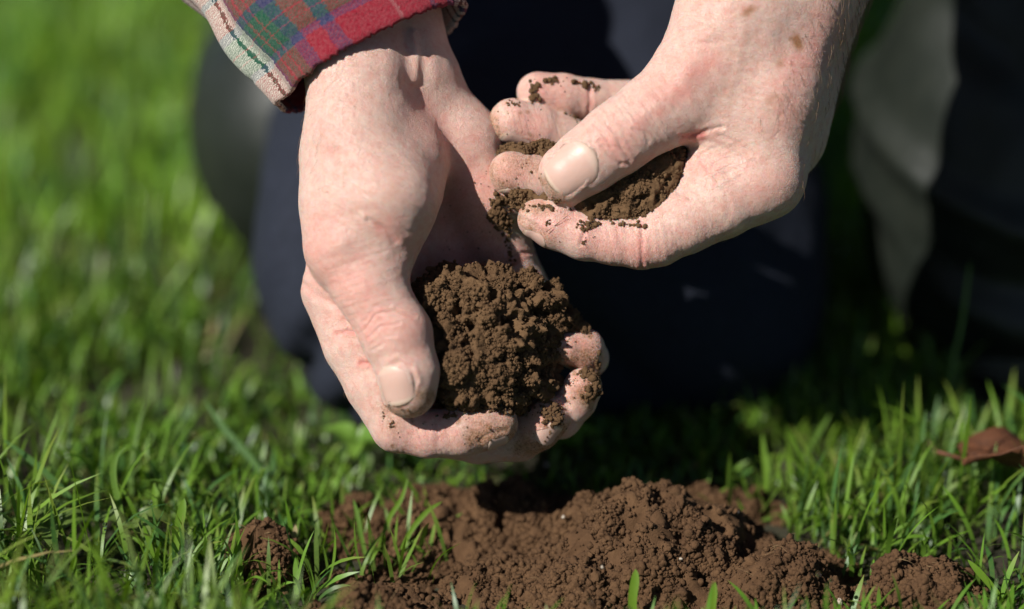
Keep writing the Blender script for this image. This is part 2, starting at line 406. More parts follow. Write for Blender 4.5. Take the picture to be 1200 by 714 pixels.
left_feats = [
    # wrist tendons and hollow
    ('line', None, [(484, 40), (488, 70), (488, 94)], 2.6, 4.5), ('line', None, [(472, 30), (475, 80), (482, 110)], -2.2, 8), ('line', None, [(505, 40), (510, 90)], 1.2, 8),
    ('line', None, [(488, 100), (500, 124), (519, 156), (530, 190)], -1.6, 9), ('line', None, [(455, 60), (452, 100)], 1.0, 10),
    # fold at the base of the thumb
    ('line', 'thenar thumb palm', [(432, 258), (450, 269), (464, 283)], -3.0, 3.2), ('line', 'thenar thumb palm', [(446, 268), (462, 284), (468, 296)], -1.6, 9),
    ('dot', 'thenar thumb palm', [(398, 286)], 3.6, 15), ('dot', 'palm thenar', [(364, 300)], 1.5, 16), ('line', None, [(378, 260), (376, 300), (388, 330)], -1.5, 6),
    # thumb and index skin lines
    ('line', 'thumb', [(428, 386), (440, 368), (462, 364), (486, 371)], -1.8, 1.9), ('line', 'thumb', [(432, 396), (446, 383), (468, 379)], -1.3, 1.8),
    ('line', 'thumb', [(436, 404), (450, 395), (464, 393)], -.8, 1.7), ('line', 'thumb', [(428, 376), (440, 360), (456, 358)], -1.0, 2.4),
    ('line', 'thumb', [(436, 410), (450, 402)], -1.0, 2.2), ('line', 'thumb', [(498, 360), (506, 376)], -1.2, 3),
    ('line', 'index palm', [(396, 391), (408, 388), (421, 389)], -2.4, 2.2), ('line', 'index palm', [(424, 426), (432, 425), (441, 426)], -2.6, 2.4),
    ('line', 'index', [(513, 503), (512, 494), (520, 486)], -2.0, 2.8), ('line', 'index', [(512, 505), (513, 520)], -0.9, 3),
    ('line', 'index palm', [(352, 330), (372, 348), (400, 360)], -1.8, 4),
    # nail seats
    ('line', 'thumb', [(451, 470), (449, 448), (456, 431), (467, 424), (480, 430), (487, 446), (484, 458)], -1.6, 2.6),
    ('line', 'thumb', [(448, 425), (466, 417), (486, 428), (493, 448)], 1.0, 3.2),
    ('line', 'index', [(563, 516), (570, 510), (582, 506), (592, 504)], -2.0, 2.6), ('line', 'middle', [(625, 516), (628, 509), (640, 506)], -2.0, 2.6),
    ('line', 'pinky', [(651, 303), (655, 308)], -0.5, 2), ('line', 'palm', [(596, 303), (610, 297), (630, 296)], -2.2, 2.2),
    ('line', 'ring', [(655, 462), (668, 476)], -1.0, 3), ('line', 'middle', [(604, 498), (612, 505)], -1.5, 3),
    # flushed skin
    ('red', None, [(350, 300), (372, 330), (400, 350)], .20, 34), ('red', 'thumb', [(432, 380), (470, 372), (495, 385)], .26, 18), ('red', 'thumb', [(440, 398), (470, 400)], .18, 22),
    ('red', None, [(385, 270), (392, 300), (420, 330)], .22, 30), ('red', None, [(455, 262), (475, 285)], .30, 14),
    ('red', 'index palm', [(396, 391), (421, 389)], .42, 6), ('red', 'index palm', [(424, 426), (441, 426)], .55, 6), ('red', 'index', [(470, 515), (520, 510)], .28, 24),
    ('red', 'index', [(500, 488), (520, 486)], .55, 6), ('red', 'index', [(570, 500)], .22, 24), ('red', 'middle', [(640, 485)], .35, 24), ('red', 'ring', [(682, 455)], .36, 22), ('red', 'pinky', [(680, 408)], .36, 26),
    ('red', 'palm', [(540, 230), (560, 310)], .50, 50), ('red', 'palm', [(615, 305)], .30, 20), ('red', None, [(490, 130), (515, 165)], .30, 16),
    ('spot', None, [(404, 203)], .30, 3.5), ('red', None, [(385, 150), (395, 175)], .16, 14),
    # soil stains
    ('dirt', 'thumb', [(458, 482), (475, 489), (492, 482), (502, 466)], .62, 9), ('dirt', 'thumb', [(490, 463), (505, 462)], .5, 6),
    ('dirt', 'index', [(452, 478), (460, 500)], .35, 10), ('dirt', 'index', [(555, 515), (580, 516), (600, 505)], .75, 11), ('dirt', 'index', [(560, 492), (600, 490)], .28, 22),
    ('dirt', 'middle', [(610, 525), (640, 525), (655, 505)], .75, 14), ('dirt', 'middle', [(640, 480)], .30, 22), ('dirt', 'ring', [(690, 470), (700, 450)], .8, 14), ('dirt', 'ring', [(680, 450)], .25, 20),
    ('dirt', 'pinky', [(655, 418), (668, 426)], .7, 10), ('dirt', 'pinky', [(690, 420)], .6, 12), ('dirt', 'pinky', [(680, 400)], .2, 24), ('dirt', 'palm', [(540, 250), (570, 300)], .22, 34),
]
right_feats = [
    # thumb joint wrinkles
    ('line', 'thumb', [(697, 146), (707, 155), (716, 176), (728, 192)], -1.5, 2.4), ('line', 'thumb', [(703, 166), (714, 182), (726, 193), (735, 192)], -1.8, 2.4),
    ('line', 'thumb', [(716, 151), (724, 164), (734, 182), (738, 188)], -1.6, 2.3), ('line', 'thumb', [(710, 146), (722, 152), (728, 168)], -1.2, 2.2),
    ('line', 'thumb', [(704, 172), (720, 172), (730, 176)], -1.0, 2.0), ('line', 'thumb', [(742, 152), (756, 158), (760, 166)], -1.8, 2.6), ('line', 'thumb', [(690, 152), (694, 168), (700, 180)], -0.9, 2.4),
    ('dot', 'thumb', [(748, 140)], 1.6, 13), ('line', 'thumb', [(736, 168), (744, 176)], -1.2, 2.4), ('dot', 'thumb', [(722, 160)], 1.2, 8),
    ('line', 'thumb palm', [(798, 62), (824, 50), (850, 48)], -1.0, 5), ('line', 'thumb palm', [(775, 50), (800, 36), (830, 34)], -0.9, 4),
    # extensor tendon and thumb knuckle
    ('dot', 'thumb palm', [(806, 82)], 3.4, 20), ('line', 'thumb palm', [(822, 40), (812, 70), (790, 105), (755, 135)], 1.4, 10), ('line', None, [(905, 30), (905, 100), (895, 170)], 1.0, 12),
    ('line', None, [(870, 40), (862, 90), (850, 120)], .9, 6), ('line', None, [(925, 60), (915, 120), (920, 170)], 1.0, 8),
    # web folds
    ('line', None, [(800, 160), (818, 157), (836, 151), (846, 149)], -2.6, 2.6), ('line', None, [(819, 182), (828, 198), (841, 212)], -2.6, 2.6), ('line', None, [(795, 226), (802, 227), (810, 233)], -3.2, 2.6),
    ('line', None, [(826, 164), (850, 172), (872, 188)], -0.9, 2.4), ('line', None, [(835, 156), (862, 166), (886, 182)], -0.9, 2.4), ('line', None, [(812, 172), (830, 184), (850, 196)], -0.9, 2.2),
    # index creases
    ('line', 'index', [(753, 262), (752, 285), (753, 300), (752, 316)], -2.6, 2.6), ('line', 'index', [(686, 262), (684, 276), (681, 286)], -2.4, 2.4), ('line', 'index', [(757, 300), (762, 316)], -1.0, 2),
    ('line', 'index', [(724, 268), (726, 290)], -0.7, 2.4), ('line', 'index', [(770, 262), (775, 285), (775, 300)], -0.7, 2.4), ('line', 'index', [(850, 225), (856, 245), (850, 260)], -0.8, 3),
    ('line', 'index', [(604, 250), (616, 258), (628, 266), (640, 274)], -1.5, 2.6),
    ('line', 'pinky', [(690, 100), (692, 118), (690, 136)], -2.4, 2.4), ('dot', 'pinky', [(655, 108)], 1.0, 15),
    ('line', 'ring', [(585, 162), (604, 166), (622, 168)], -1.4, 2.4),
    # nail seat
    ('line', 'thumb', [(645, 171), (656, 170), (672, 174), (684, 202), (680, 214), (664, 228)], -1.7, 2.8), ('line', 'thumb', [(660, 163), (680, 172), (692, 203), (686, 218), (672, 231)], 1.1, 3),
    # colour
    ('red', 'thumb palm', [(815, 85), (828, 75)], .42, 18), ('red', 'thumb palm', [(775, 110), (800, 108)], .36, 18), ('red', 'thumb', [(750, 145)], .40, 15), ('red', 'thumb', [(712, 165), (735, 185)], .30, 18),
    ('red', None, [(800, 160), (822, 159)], .85, 6), ('red', 'index', [(690, 270), (700, 290), (745, 300)], .30, 24), ('red', 'index', [(640, 260)], .3, 22), ('red', 'index', [(752, 265), (753, 312)], .16, 6), ('red', 'index', [(770, 300), (830, 275)], .16, 26),
    ('red', None, [(895, 220), (930, 225)], .22, 26), ('red', None, [(930, 90), (925, 140)], .30, 22), ('red', None, [(975, 30), (960, 60)], .35, 26), ('red', 'middle', [(600, 203)], .35, 28), ('red', 'ring', [(620, 150)], .36, 26), ('red', 'pinky', [(640, 105)], .34, 30), ('red', 'pinky', [(692, 100), (692, 136)], .14, 7),
    ('red', 'web', [(830, 205)], .2, 30),
    ('spot', None, [(875, 14), (880, 11)], .85, 5), ('spot', None, [(933, 46), (936, 53)], 1.3, 5.5), ('spot', None, [(914, 75)], .6, 6), ('spot', None, [(906, 114), (903, 118)], .45, 6), ('spot', None, [(877, 45)], .2, 5), ('spot', None, [(885, 114)], .18, 4),
    ('spot', None, [(848, 108), (845, 112)], .12, 6), ('spot', None, [(950, 20)], .22, 6), ('spot', None, [(922, 62)], .15, 5), ('spot', None, [(945, 80)], .15, 5), ('spot', None, [(860, 60)], .12, 7), ('spot', None, [(912, 140)], .16, 6),
    ('dirt', 'thumb', [(633, 208), (646, 224), (658, 234)], .5, 6), ('dirt', 'index', [(606, 256), (625, 270), (645, 282)], .35, 7), ('dirt', 'index', [(610, 245), (640, 245)], .45, 8),
    ('dirt', 'ring', [(575, 150), (590, 168), (622, 172)], .60, 8), ('dirt', 'ring', [(575, 135)], .4, 10), ('dirt', 'middle', [(573, 195), (575, 208), (600, 226)], .50, 9), ('dirt', 'middle', [(600, 190), (640, 195)], .35, 14), ('dirt', 'pinky', [(625, 130), (660, 138)], .35, 8),
]
rngf = np.random.default_rng(12)
for k in range(46):                      # faint freckles on the back of the hand and the wrist
    q = (rngf.uniform(840, 1000), rngf.uniform(-60, 190)); right_feats.append(('spot', 'palm', [q], rngf.uniform(.05, .16), rngf.uniform(2, 5)))
for k in range(40):                      # grains of soil pressed into the fingers
    names, box = [('index', (545, 605, 480, 525)), ('middle', (610, 668, 465, 530)), ('ring', (662, 704, 435, 475)), ('pinky', (648, 706, 390, 430)), ('index', (450, 545, 480, 530))][k % 5]
    left_feats.append(('dirt', names, [(rngf.uniform(*box[:2]), rngf.uniform(*box[2:]))], rngf.uniform(.4, .9), rngf.uniform(1.0, 3.4)))
for k in range(24):
    names, box = [('ring', (572, 650, 118, 170)), ('middle', (572, 630, 182, 226)), ('thumb', (632, 670, 205, 234)), ('index', (608, 700, 240, 300))][k % 4]
    right_feats.append(('dirt', names, [(rngf.uniform(*box[:2]), rngf.uniform(*box[2:]))], rngf.uniform(.4, .9), rngf.uniform(1.0, 2.2)))

lh = build_hand(left, LGROUP, XYZ(300, 575, 0) * [1, 1, 0] + [0, 0, -215], XYZ(760, -40, 0) * [1, 1, 0] + [0, 0, 130], left_feats, [(.55, 26, 3.4, .40, (440, 210, 90, 90)), (-.3, 24, 3.6, .35, (430, 330, 60, 60)), (1.2, 20, 3.2, .32, (480, 515, 120, 30)), (1.0, 22, 3.2, .35, (400, 400, 60, 90))])
rh = build_hand(right, RGROUP, XYZ(545, 345, 0) * [1, 1, 0] + [0, 0, -215], XYZ(1150, -190, 0) * [1, 1, 0] + [0, 0, 120], right_feats, [(.25, 16, 3.6, .26, (900, 100, 110, 120)), (.95, 20, 3.2, .42, (760, 140, 70, 70)), (1.35, 20, 3.2, .38, (760, 290, 90, 40)), (-.45, 24, 3.4, .45, (840, 190, 50, 40)), (1.3, 18, 3.2, .25, (620, 160, 70, 90))])
# fingernails: thin curved plates sitting in the flesh
def nail_plate(fld, gi, c0, r0, c1, r1, nrm, half, s0, s1, free=0.0, lift=0.5, power=2.2, nt=16, na=17):
    """plate on the finger segment c0 -> c1, centred on direction nrm, from fraction s0 to s1 of it"""
    ax = (c1 - c0); L = np.linalg.norm(ax); ax = ax / L
    n = np.array(nrm, float); n = n - ax * (n @ ax); n /= np.linalg.norm(n); b = np.cross(ax, n)
    ctr = []; dr = []; extra = []; A = []
    for layer in (0, 1):
        for i in range(nt):
            f = i / (nt - 1); s = s0 + (s1 - s0) * f
            wid = half * (1 - 0.42 * max(0, (0.28 - f) / 0.28)**2.0) * (1 - 0.30 * max(0, (f - 0.8) / 0.2)**2.2)
            r = r0 + (r1 - r0) * min(s, 1)
            for j in range(na):
                q = 2 * j / (na - 1) - 1; ph = q * wid / r
                bow = s * L - (0.10 * L * (s1 - s0)) * q * q * (1 if f > 0.5 else -0.9) * (abs(f - 0.5) * 2)
                sb = min(bow, L); ctr.append(c0 + ax * sb)
                d = cos(ph) * n + sin(ph) * b
                if bow > L: d = d * 1.0 + ax * (bow - L) / r; d = d / np.linalg.norm(d)
                dr.append(d)
                extra.append(lift - 1.3 * abs(q)**5 - (1.2 * (1 - f / 0.10)**2 if f < 0.10 else 0) - layer * 1.6 + free * max(0, f - .8) * 10)
                A.append((np.clip((f - 0.80) / 0.05, 0, 1) * 0.9 + np.clip((0.17 - f) / 0.06, 0, 1) * 0.5, np.clip((f - 0.84) / 0.16, 0, 1) * 0.95 + np.clip((.1 - f) / .1, 0, 1) * .4 + np.clip((abs(q) - .86) / .14, 0, 1) * 0.55, 0))
    ctr = np.array(ctr); dr = np.array(dr); t_ = np.full(len(ctr), r0 * .8)
    for _ in range(12): t_ = t_ - fld.at(ctr + dr * t_[:, None])[gi] * .9
    V = ctr + dr * (t_ + np.array(extra))[:, None]
    F = []
    for i in range(nt - 1):
        for j in range(na - 1):
            a = i * na + j; F.append((a, a + 1, a + na + 1, a + na)); o = nt * na; F.append((o + a, o + a + na, o + a + na + 1, o + a + 1))
    o = nt * na
    for i in range(nt - 1): F += [(i*na, (i+1)*na, o + (i+1)*na, o + i*na), (i*na + na-1, o + i*na + na-1, o + (i+1)*na + na-1, (i+1)*na + na-1)]
    for j in range(na - 1): F += [(j, o + j, o + j + 1, j + 1), ((nt-1)*na + j, (nt-1)*na + j + 1, o + (nt-1)*na + j + 1, o + (nt-1)*na + j)]
    me = np_mesh('fingernail', to_world(V), np.array(F)); attr(me, 'nail', np.array(A)); return me

KNEE = np.array([-0.030, 1.000, 0.085])
person = empty('person', (0.02, 1.12, 0.0))
tag(person, 'kneeling person in a plaid shirt and dark trousers holding crumbly soil in both hands', 'person')

# the rest of the body, coarse, under the clothes: arms, trunk, neck, head (metres)
def mcone(a, ra, b, rb): return (np.array(a, float), ra, np.array(b, float), rb)
def mchain(*p): return [mcone(a[:3], a[3], b[:3], b[3]) for a, b in zip(p[:-1], p[1:])]
LEL = W(-40, -620, -130); LSH = np.array([-0.22, 1.10, 0.67]); REL = W(1290, -560, -620); RSH = np.array([0.22, 1.12, 0.67])
def arm(sh, el_, wr, k=1.0): return mchain((*sh, .055), (*((sh + el_) / 2), .050), (*el_, .042), (*((el_ * .6 + wr * .4)), .042 * k), (*wr, .021 * k))
HEAD = np.array([0.0, 0.93, 0.86])
bodyf = Field()
bodyf.group(.03, 0, arm(LSH, LEL, W(410, -5, -60)))
bodyf.group(.03, .03, mchain((*RSH, .055), (*((RSH + REL) / 2), .050), (*REL, .044), (*(REL * .55 + W(1035, -200, -115) * .45), .042), (*W(1035, -200, -115), .0345), (*W(975, -40, -60), .016)))
bodyf.group(.08, .05, mchain((0, 1.34, .30, .13), (0, 1.28, .48, .13), (0, 1.18, .62, .12)) + mchain((-.14, 1.17, .64, .075), (.14, 1.17, .64, .075)) + mchain((0, 1.14, .70, .06), (0, 1.03, .78, .058)))
bodyf.group(.03, .03, [('e', HEAD, np.array([.075, .098, .108])), ('e', HEAD + [0, -.055, -.05], np.array([.052, .06, .062]))] + mchain((*(HEAD + [0, -.09, -.005]), .012), (*(HEAD + [0, -.118, -.035]), .014)))
bodyf.group(.012, .008, [('e', HEAD + [sx * .077, .0, -.015], np.array([.010, .02, .032])) for sx in (-1, 1)])
bodyf.group(.01, .012, mchain((*(HEAD + [-.022, -.092, -.08]), .008), (*(HEAD + [.022, -.092, -.08]), .008)))
def m_mesh(f, lo, hi, h):
    g = Field()
    for k, ko, pr in f.groups:
        g.groups.append((k * 1000, ko * 1000, [('e', p[1] * 1000, p[2] * 1000) if isinstance(p[0], str) else (p[0] * 1000, p[1] * 1000, p[2] * 1000, p[3] * 1000) for p in pr]))
    V, F = g.mesh(np.array(lo) * 1000, np.array(hi) * 1000, h * 1000); return relax(V, F, 2) / 1000, F
bv, bf = m_mesh(bodyf, (-.5, .72, .1), (.5, 1.55, 1.0), .008)
Vs = [to_world(lh[0]), to_world(rh[0]), bv]; Fs = [lh[1], rh[1] + len(lh[0]), bf + len(lh[0]) + len(rh[0])]
me = np_mesh('body', np.concatenate(Vs), np.concatenate(Fs)); attr(me, 'skin', np.concatenate([lh[2], rh[2], np.zeros((len(bv), 3))]))
obj('body', me, SKIN, person)

def seg(p): return XYZ(*p[:3]), p[3]
def nail(fg, p0, p1, nrm, half, s0, s1, **kw):
    (a, ra), (b, rb) = seg(p0), seg(p1); obj('fingernail', nail_plate(fg[0], fg[1].index(fg[2]), a, ra, b, rb, nrm, half, s0, s1, **kw), NAIL, person)
nail((left, LGROUP, 'thumb'), LT['ip'], LT['tip'], (-.44, .05, .9), 23, .50, 1.30, lift=.55)
nail((right, RGROUP, 'thumb'), RT['ip'], RT['tip'], (-.16, -.02, 1), 30, .52, 1.52, lift=.6)
nail((left, LGROUP, 'index'), (541, 506, 10, 29), (581, 497, 4, 26), (.12, -.84, .54), 16, .55, 1.25)
nail((left, LGROUP, 'middle'), (608, 515, -58, 26), (645, 487, -32, 24), (-.05, -.84, .55), 15, .55, 1.2)
nail((left, LGROUP, 'ring'), (674, 470, -42, 24), (683, 454, -32, 23), (.8, -.5, -.2), 15, -.2, 1.4)
nail((left, LGROUP, 'pinky'), (684, 409, -56, 24), (665, 409, -44, 20.5), (.3, -.3, -1), 13, .1, 1.3)
nail((right, RGROUP, 'index'), (684, 276, 2, 29), (630, 257, -2, 23.5), (-.30, -.92, .30), 17, .62, 1.22)
nail((right, RGROUP, 'middle'), (665, 214, -38, 27), (599, 203, -20, 26), (-.1, -.96, .1), 16, .6, 1.2)
nail((right, RGROUP, 'ring'), (655, 160, -74, 26.5), (600, 142, -54, 27), (.28, -.93, .22), 17, .55, 1.22)
nail((right, RGROUP, 'pinky'), (694, 117, -96, 24.5), (630, 109, -78, 25), (.1, -.95, -.25), 15, .6, 1.22)

# fine hair on the wrists and forearms
def hair_mesh(items):
    V = []; F = []
    for p, n, d, L, r in items:
        side = np.cross(n, d); side /= np.linalg.norm(side) + 1e-9; o = len(V); m = 4
        for i in range(m):
            t = i / (m - 1); q = p + d * L * t + n * L * (0.55 * t - 0.45 * t * t); w = r * (1 - 0.85 * t)
            V += [q + side * w, q - side * w * .5 + n * w * .87, q - side * w * .5 - n * w * .87]
        for i in range(m - 1):
            for k in range(3): F.append((o + i*3 + k, o + i*3 + (k+1) % 3, o + i*3 + 3 + (k+1) % 3, o + i*3 + 3 + k))
    return np_mesh('hair', np.array(V), np.array(F))
def hairs(hand, cond, n, direction, L, r, rg):
    V, F = hand[0], hand[1]; N = vnormals(V, F); uv = uv_of(V); idx = np.where(cond(uv, N))[0]; out = []
    if len(idx) == 0: return out
    for i in rg.choice(idx, n):
        d = np.array(direction(uv[i])) + rg.normal(0, .35, 3); nn = N[i]; d = d - nn * (d @ nn); d /= np.linalg.norm(d)
        out.append((V[i], nn + rg.normal(0, .12, 3), d, rg.uniform(.5, 1.25) * L, r))
    return out
rg = np.random.default_rng(21)
H = hairs(rh, lambda q, N: (q[:, 0] > 860) & (q[:, 1] < 130 - (q[:, 0] - 960) * .2) & (q[:, 1] > -60) & (N[:, 2] > -.4) & (q[:, 0] > 960 - q[:, 1] * .5), 300, lambda q: (.0, -1, .0), 22, .22, rg)
H += hairs(rh, lambda q, N: (q[:, 0] > 985) & (q[:, 1] < 105) & (q[:, 1] > -20) & (N[:, 2] < .5) & (N[:, 2] > -.7), 130, lambda q: (.35, -1, .1), 32, .28, rg)
H += hairs(rh, lambda q, N: (q[:, 0] > 925) & (q[:, 1] > 60) & (q[:, 1] < 215), 60, lambda q: (-.2, -1, .0), 18, .22, rg)
H += hairs(rh, lambda q, N: (q[:, 0] > 835) & (q[:, 0] < 875) & (q[:, 1] > 255) & (q[:, 1] < 290) & (N[:, 1] < -.3), 30, lambda q: (-.8, -.4, .0), 10, .14, rg)
H += hairs(lh, lambda q, N: (q[:, 0] < 445) & (q[:, 1] > 70) & (q[:, 1] < 215) & (N[:, 2] > -.5), 220, lambda q: (-.2, -1, .0), 15, .10, rg)
H += hairs(lh, lambda q, N: (q[:, 0] < 425) & (q[:, 1] > 410) & (q[:, 1] < 500) & (N[:, 0] < -.4), 40, lambda q: (.1, -1, -.3), 10, .14, rg)
hm = hair_mesh(H); hm.transform(Matrix.Identity(4))
hv = np.empty(len(hm.vertices) * 3, np.float32); hm.vertices.foreach_get('co', hv); hm.vertices.foreach_set('co', to_world(hv.reshape(-1, 3)).astype(np.float32).ravel())
tag(obj('hair', hm, simple('body_hair', (.22, .13, .07), .4, .5), person), kind='stuff')
# hair of the head
hd = Field(); hd.group(.02, 0, [('e', HEAD + [0, .012, .02], np.array([.083, .102, .103]))])
v, f = m_mesh(hd, HEAD - .15, HEAD + .15, .008)
keep = ~((v[:, 1] < HEAD[1] - .035) & (v[:, 2] < HEAD[2] + .055)); ok = keep[f].all(1)
obj('hair', np_mesh('hair', v + .004 * fbm(v, 90, 3)[:, None], f[ok]), simple('head_hair', (.10, .065, .04), .5), person)
for sx in (-1, 1):
    e_, ef = m_mesh(Field().group(.01, 0, [('e', HEAD + [sx * .031, -.088, .005], np.array([.012, .012, .011]))]), HEAD - .2, HEAD + .2, .003)
    obj('eye', np_mesh('eye', e_, ef), simple('eye', (.7, .68, .64), .15, noise=None), person)

# ---- clothes
def cloth(name, base, alt, sc, bumpd): return simple(name, base, .85, .25, (sc, alt), (sc * 3, .5, bumpd))
NAVY = cloth('navy_cloth', (.010, .0125, .021), (.016, .0195, .032), 320, .0006)
trf = Field()
trf.group(.05, 0, mchain((KNEE[0], KNEE[1] - .010, .060, .080), (.022, 1.10, .085, .074), (.045, 1.23, .25, .095), (.04, 1.27, .40, .125)) + mchain((.075, 1.005, .035, .062), (.068, 1.03, .070, .058), (.055, 1.26, .095, .072), (.05, 1.26, .40, .13)) + mchain((KNEE[0], KNEE[1] + .01, .070, .07), (-.075, 1.20, .075, .062), (-.085, 1.30, .075, .055)))
trf.group(.05, .05, mchain((.04, 1.29, .40, .13), (.0, 1.36, .36, .14), (-.05, 1.35, .38, .13)))
trf.group(.05, .05, mchain((.06, 1.30, .40, .12), (.30, 1.14, .47, .095), (.285, 1.08, .46, .085), (.295, 1.09, .34, .070), (.292, 1.09, .26, .060)))
tv, tf = m_mesh(trf, (-.3, .85, -.02), (.45, 1.6, .65), .006)
tn = vnormals(tv, tf)
fold = np.zeros(len(tv))
for (cx, cy, cz, ang, amp, wl) in ((-.082, .93, .046, 1.16, .014, .014), (-.055, .92, .028, .75, .006, .014), (-.095, .95, .085, 1.4, .006, .016), (.035, .93, .045, -.9, .006, .016), (-.02, .93, .10, .2, .005, .016)):
    dx = (tv[:, 0] - cx); dz = tv[:, 2] - cz
    fold -= amp * np.exp(-((dx * sin(ang) - dz * cos(ang)) / (wl * .5))**2) * np.exp(-((dx * cos(ang) + dz * sin(ang)) / .05)**2) * (tv[:, 1] < 1.06)
tv = tv + tn * (fold + .004 * fbm(tv, 22, 3) + .0008 * fbm(tv, 130, 2))[:, None]; tv[:, 2] = np.maximum(tv[:, 2], .004)
obj('trousers', np_mesh('trousers', tv, tf), NAVY, person)

RUBBER = simple('boot_rubber', (.009, .012, .009), .48, .36, (45, (.016, .019, .014)), (120, .4, .0012))
SOLE = simple('boot_sole', (.07, .07, .06), .85, .2, (160, (.10, .098, .085)), (300, .7, .001))
def boot(parts, ridges, sole_parts, lo, hi):
    bt = Field().group(.035, 0, parts); v, f = m_mesh(bt, lo, hi, .004); n = vnormals(v, f); d = .0018 * fbm(v, 28, 3)
    for c, nrm, w, a in ridges:
        q = (v - np.array(c)) @ (np.array(nrm) / np.linalg.norm(nrm)); d = d + a * np.exp(-(q / w)**2)
    b = obj('boot', np_mesh('boot', v + n * d[:, None], f), RUBBER, person)
    v, f = m_mesh(Field().group(.02, 0, sole_parts), lo, hi, .004); v[:, 2] = np.maximum(v[:, 2], .002)
    obj('boot_sole', np_mesh('boot_sole', v, f), SOLE, b); return b
# boot of the kneeling leg, lying on the grass behind the knee, toe to the ground
boot(mchain((-.086, 1.135, .074, .072), (-.092, 1.34, .080, .064), (-.092, 1.44, .075, .056), (-.092, 1.50, .055, .044)) + mchain((-.092, 1.45, .08, .05), (-.092, 1.49, .135, .046)),
     [((-.09, 1.170, .085), (0, 1, 0), .006, .004), ((-.09, 1.23, .085), (0, 1, .3), .014, .005), ((-.09, 1.30, .085), (0, 1, -.2), .012, -.004)],
     mchain((-.092, 1.51, .03, .035), (-.092, 1.53, .12, .04)), (-.25, 1.0, -.02), (.1, 1.65, .25))
# boot of the foot that stands on the grass
FX = .246
boot(mchain((FX + .046, 1.09, .30, .078), (FX + .032, 1.085, .17, .080), (FX + .010, 1.07, .092, .084), (FX + .004, 1.06, .066, .076), (FX + .002, 1.05, .045, .064)) + mchain((FX + .002, 1.05, .045, .063), (FX + .010, 1.035, .042, .060)),
     [((FX, 1.05, .094), (.12, -.25, 1), .007, .007), ((FX, 1.05, .072), (-.14, -.2, 1), .010, -.006), ((FX, 1.05, .050), (.22, -.3, 1), .008, .004), ((FX, 1.07, .15), (.3, -.2, 1), .010, -.004)],
     mchain((FX + .006, 1.08, .020, .058), (FX + .008, 1.035, .018, .064)), (.1, .8, -.06), (.48, 1.3, .42))
# plaid shirt: woven stripes from the cloth's own u, v
def plaid_material():
    t = NT('plaid_flannel'); p = t.p
    uv = t.n('UVMap'); uv.uv_map = 'weave'; sp = t.n('SeparateXYZ'); fz = t.n('TexNoise'); fz.inputs['Scale'].default_value = 900; fz.inputs['Detail'].default_value = 4; t.l(t.coord(), fz.inputs['Vector'])
    f2 = t.n('VectorMath', operation='SUBTRACT'); f2.inputs[1].default_value = (.5, .5, .5); t.l(fz.outputs['Color'], f2.inputs[0])
    f3 = t.n('VectorMath', operation='SCALE'); f3.inputs['Scale'].default_value = .035; t.l(f2.outputs[0], f3.inputs[0])
    f4 = t.n('VectorMath', operation='ADD'); t.l(uv.outputs[0], f4.inputs[0]); t.l(f3.outputs[0], f4.inputs[1]); t.l(f4.outputs[0], sp.inputs[0])
    NV, GR, RD, WH, PK, DW = (.022, .026, .075), (.004, .068, .036), (.205, .008, .020), (.52, .52, .43), (.20, .03, .027), (.25, .10, .10)
    def stripes(c, off, st):
        return t.ramp(t.math('FRACT', t.math('ADD', c, off)), st, 'CONSTANT')
    wrp = [(0, WH), (.045, GR), (.06, WH), (.10, GR), (.115, WH), (.15, NV), (.19, RD), (.25, NV), (.27, RD), (.39, DW), (.40, RD), (.58, NV), (.625, RD), (.69, NV), (.74, GR), (.775, PK), (.785, GR), (.815, PK), (.825, GR), (.855, NV), (.87, WH), (.93, GR), (.945, WH)]
    wft = [(0, RD), (.21, NV), (.27, GR), (.36, PK), (.37, GR), (.44, PK), (.45, GR), (.56, NV), (.64, RD), (.80, DW), (.81, RD), (.90, NV), (.95, RD)]
    a = stripes(sp.outputs[0], 0.0, wrp); b = stripes(sp.outputs[1], 0.0, wft)
    # twill: diagonal over-under of the two thread sets
    tw = t.math('FRACT', t.math('ADD', t.math('MULTIPLY', sp.outputs[0], 70), t.math('MULTIPLY', sp.outputs[1], 62)))
    fac = t.ramp(tw, [(0, (.72,)*3), (.5, (.28,)*3)], 'CONSTANT')
    c = t.mix(fac, a, b)
    nz = t.noise(900, 4, .7); c = t.mix(t.ramp(nz, [(.35, (0,)*3), (.75, (.14,)*3)]), c, (.42, .33, .31))
    t.l(c, p.inputs['Base Color']); p.inputs['Roughness'].default_value = .95; p.inputs['Specular IOR Level'].default_value = .1
    p.inputs['Sheen Weight'].default_value = .08; p.inputs['Sheen Roughness'].default_value = .5
    t.l(t.bump(tw, .35, .0004, t.bump(t.noise(700, 5, .7), .6, .0009)), p.inputs['Normal'])
    return t.m
PLAID = plaid_material()
def tube(name, rings, uvscale, close=True, uoff=0., voff=0.):
    """rings: (m, n, 3) points in camera units; the first ring is the hem"""
    m, n, _ = rings.shape; V = rings.reshape(-1, 3); F = []
    for i in range(m - 1):
        for j in range(n if close else n - 1): F.append((i*n + j, i*n + (j+1) % n, (i+1)*n + (j+1) % n, (i+1)*n + j))
    me = np_mesh(name, to_world(V), np.array(F)); uvl = me.uv_layers.new(name='weave'); co = np.zeros((len(F) * 4, 2), np.float32)
    for q, f in enumerate(F):
        for k, vi in enumerate(f):
            i, j = divmod(vi, n); jj = j + (n if close and j == 0 and k in (1, 2) else 0)
            co[q * 4 + k] = (jj / n * uvscale[0] + uoff, i / (m - 1) * uvscale[1] + voff)
    uvl.data.foreach_set('uv', co.ravel()); return me
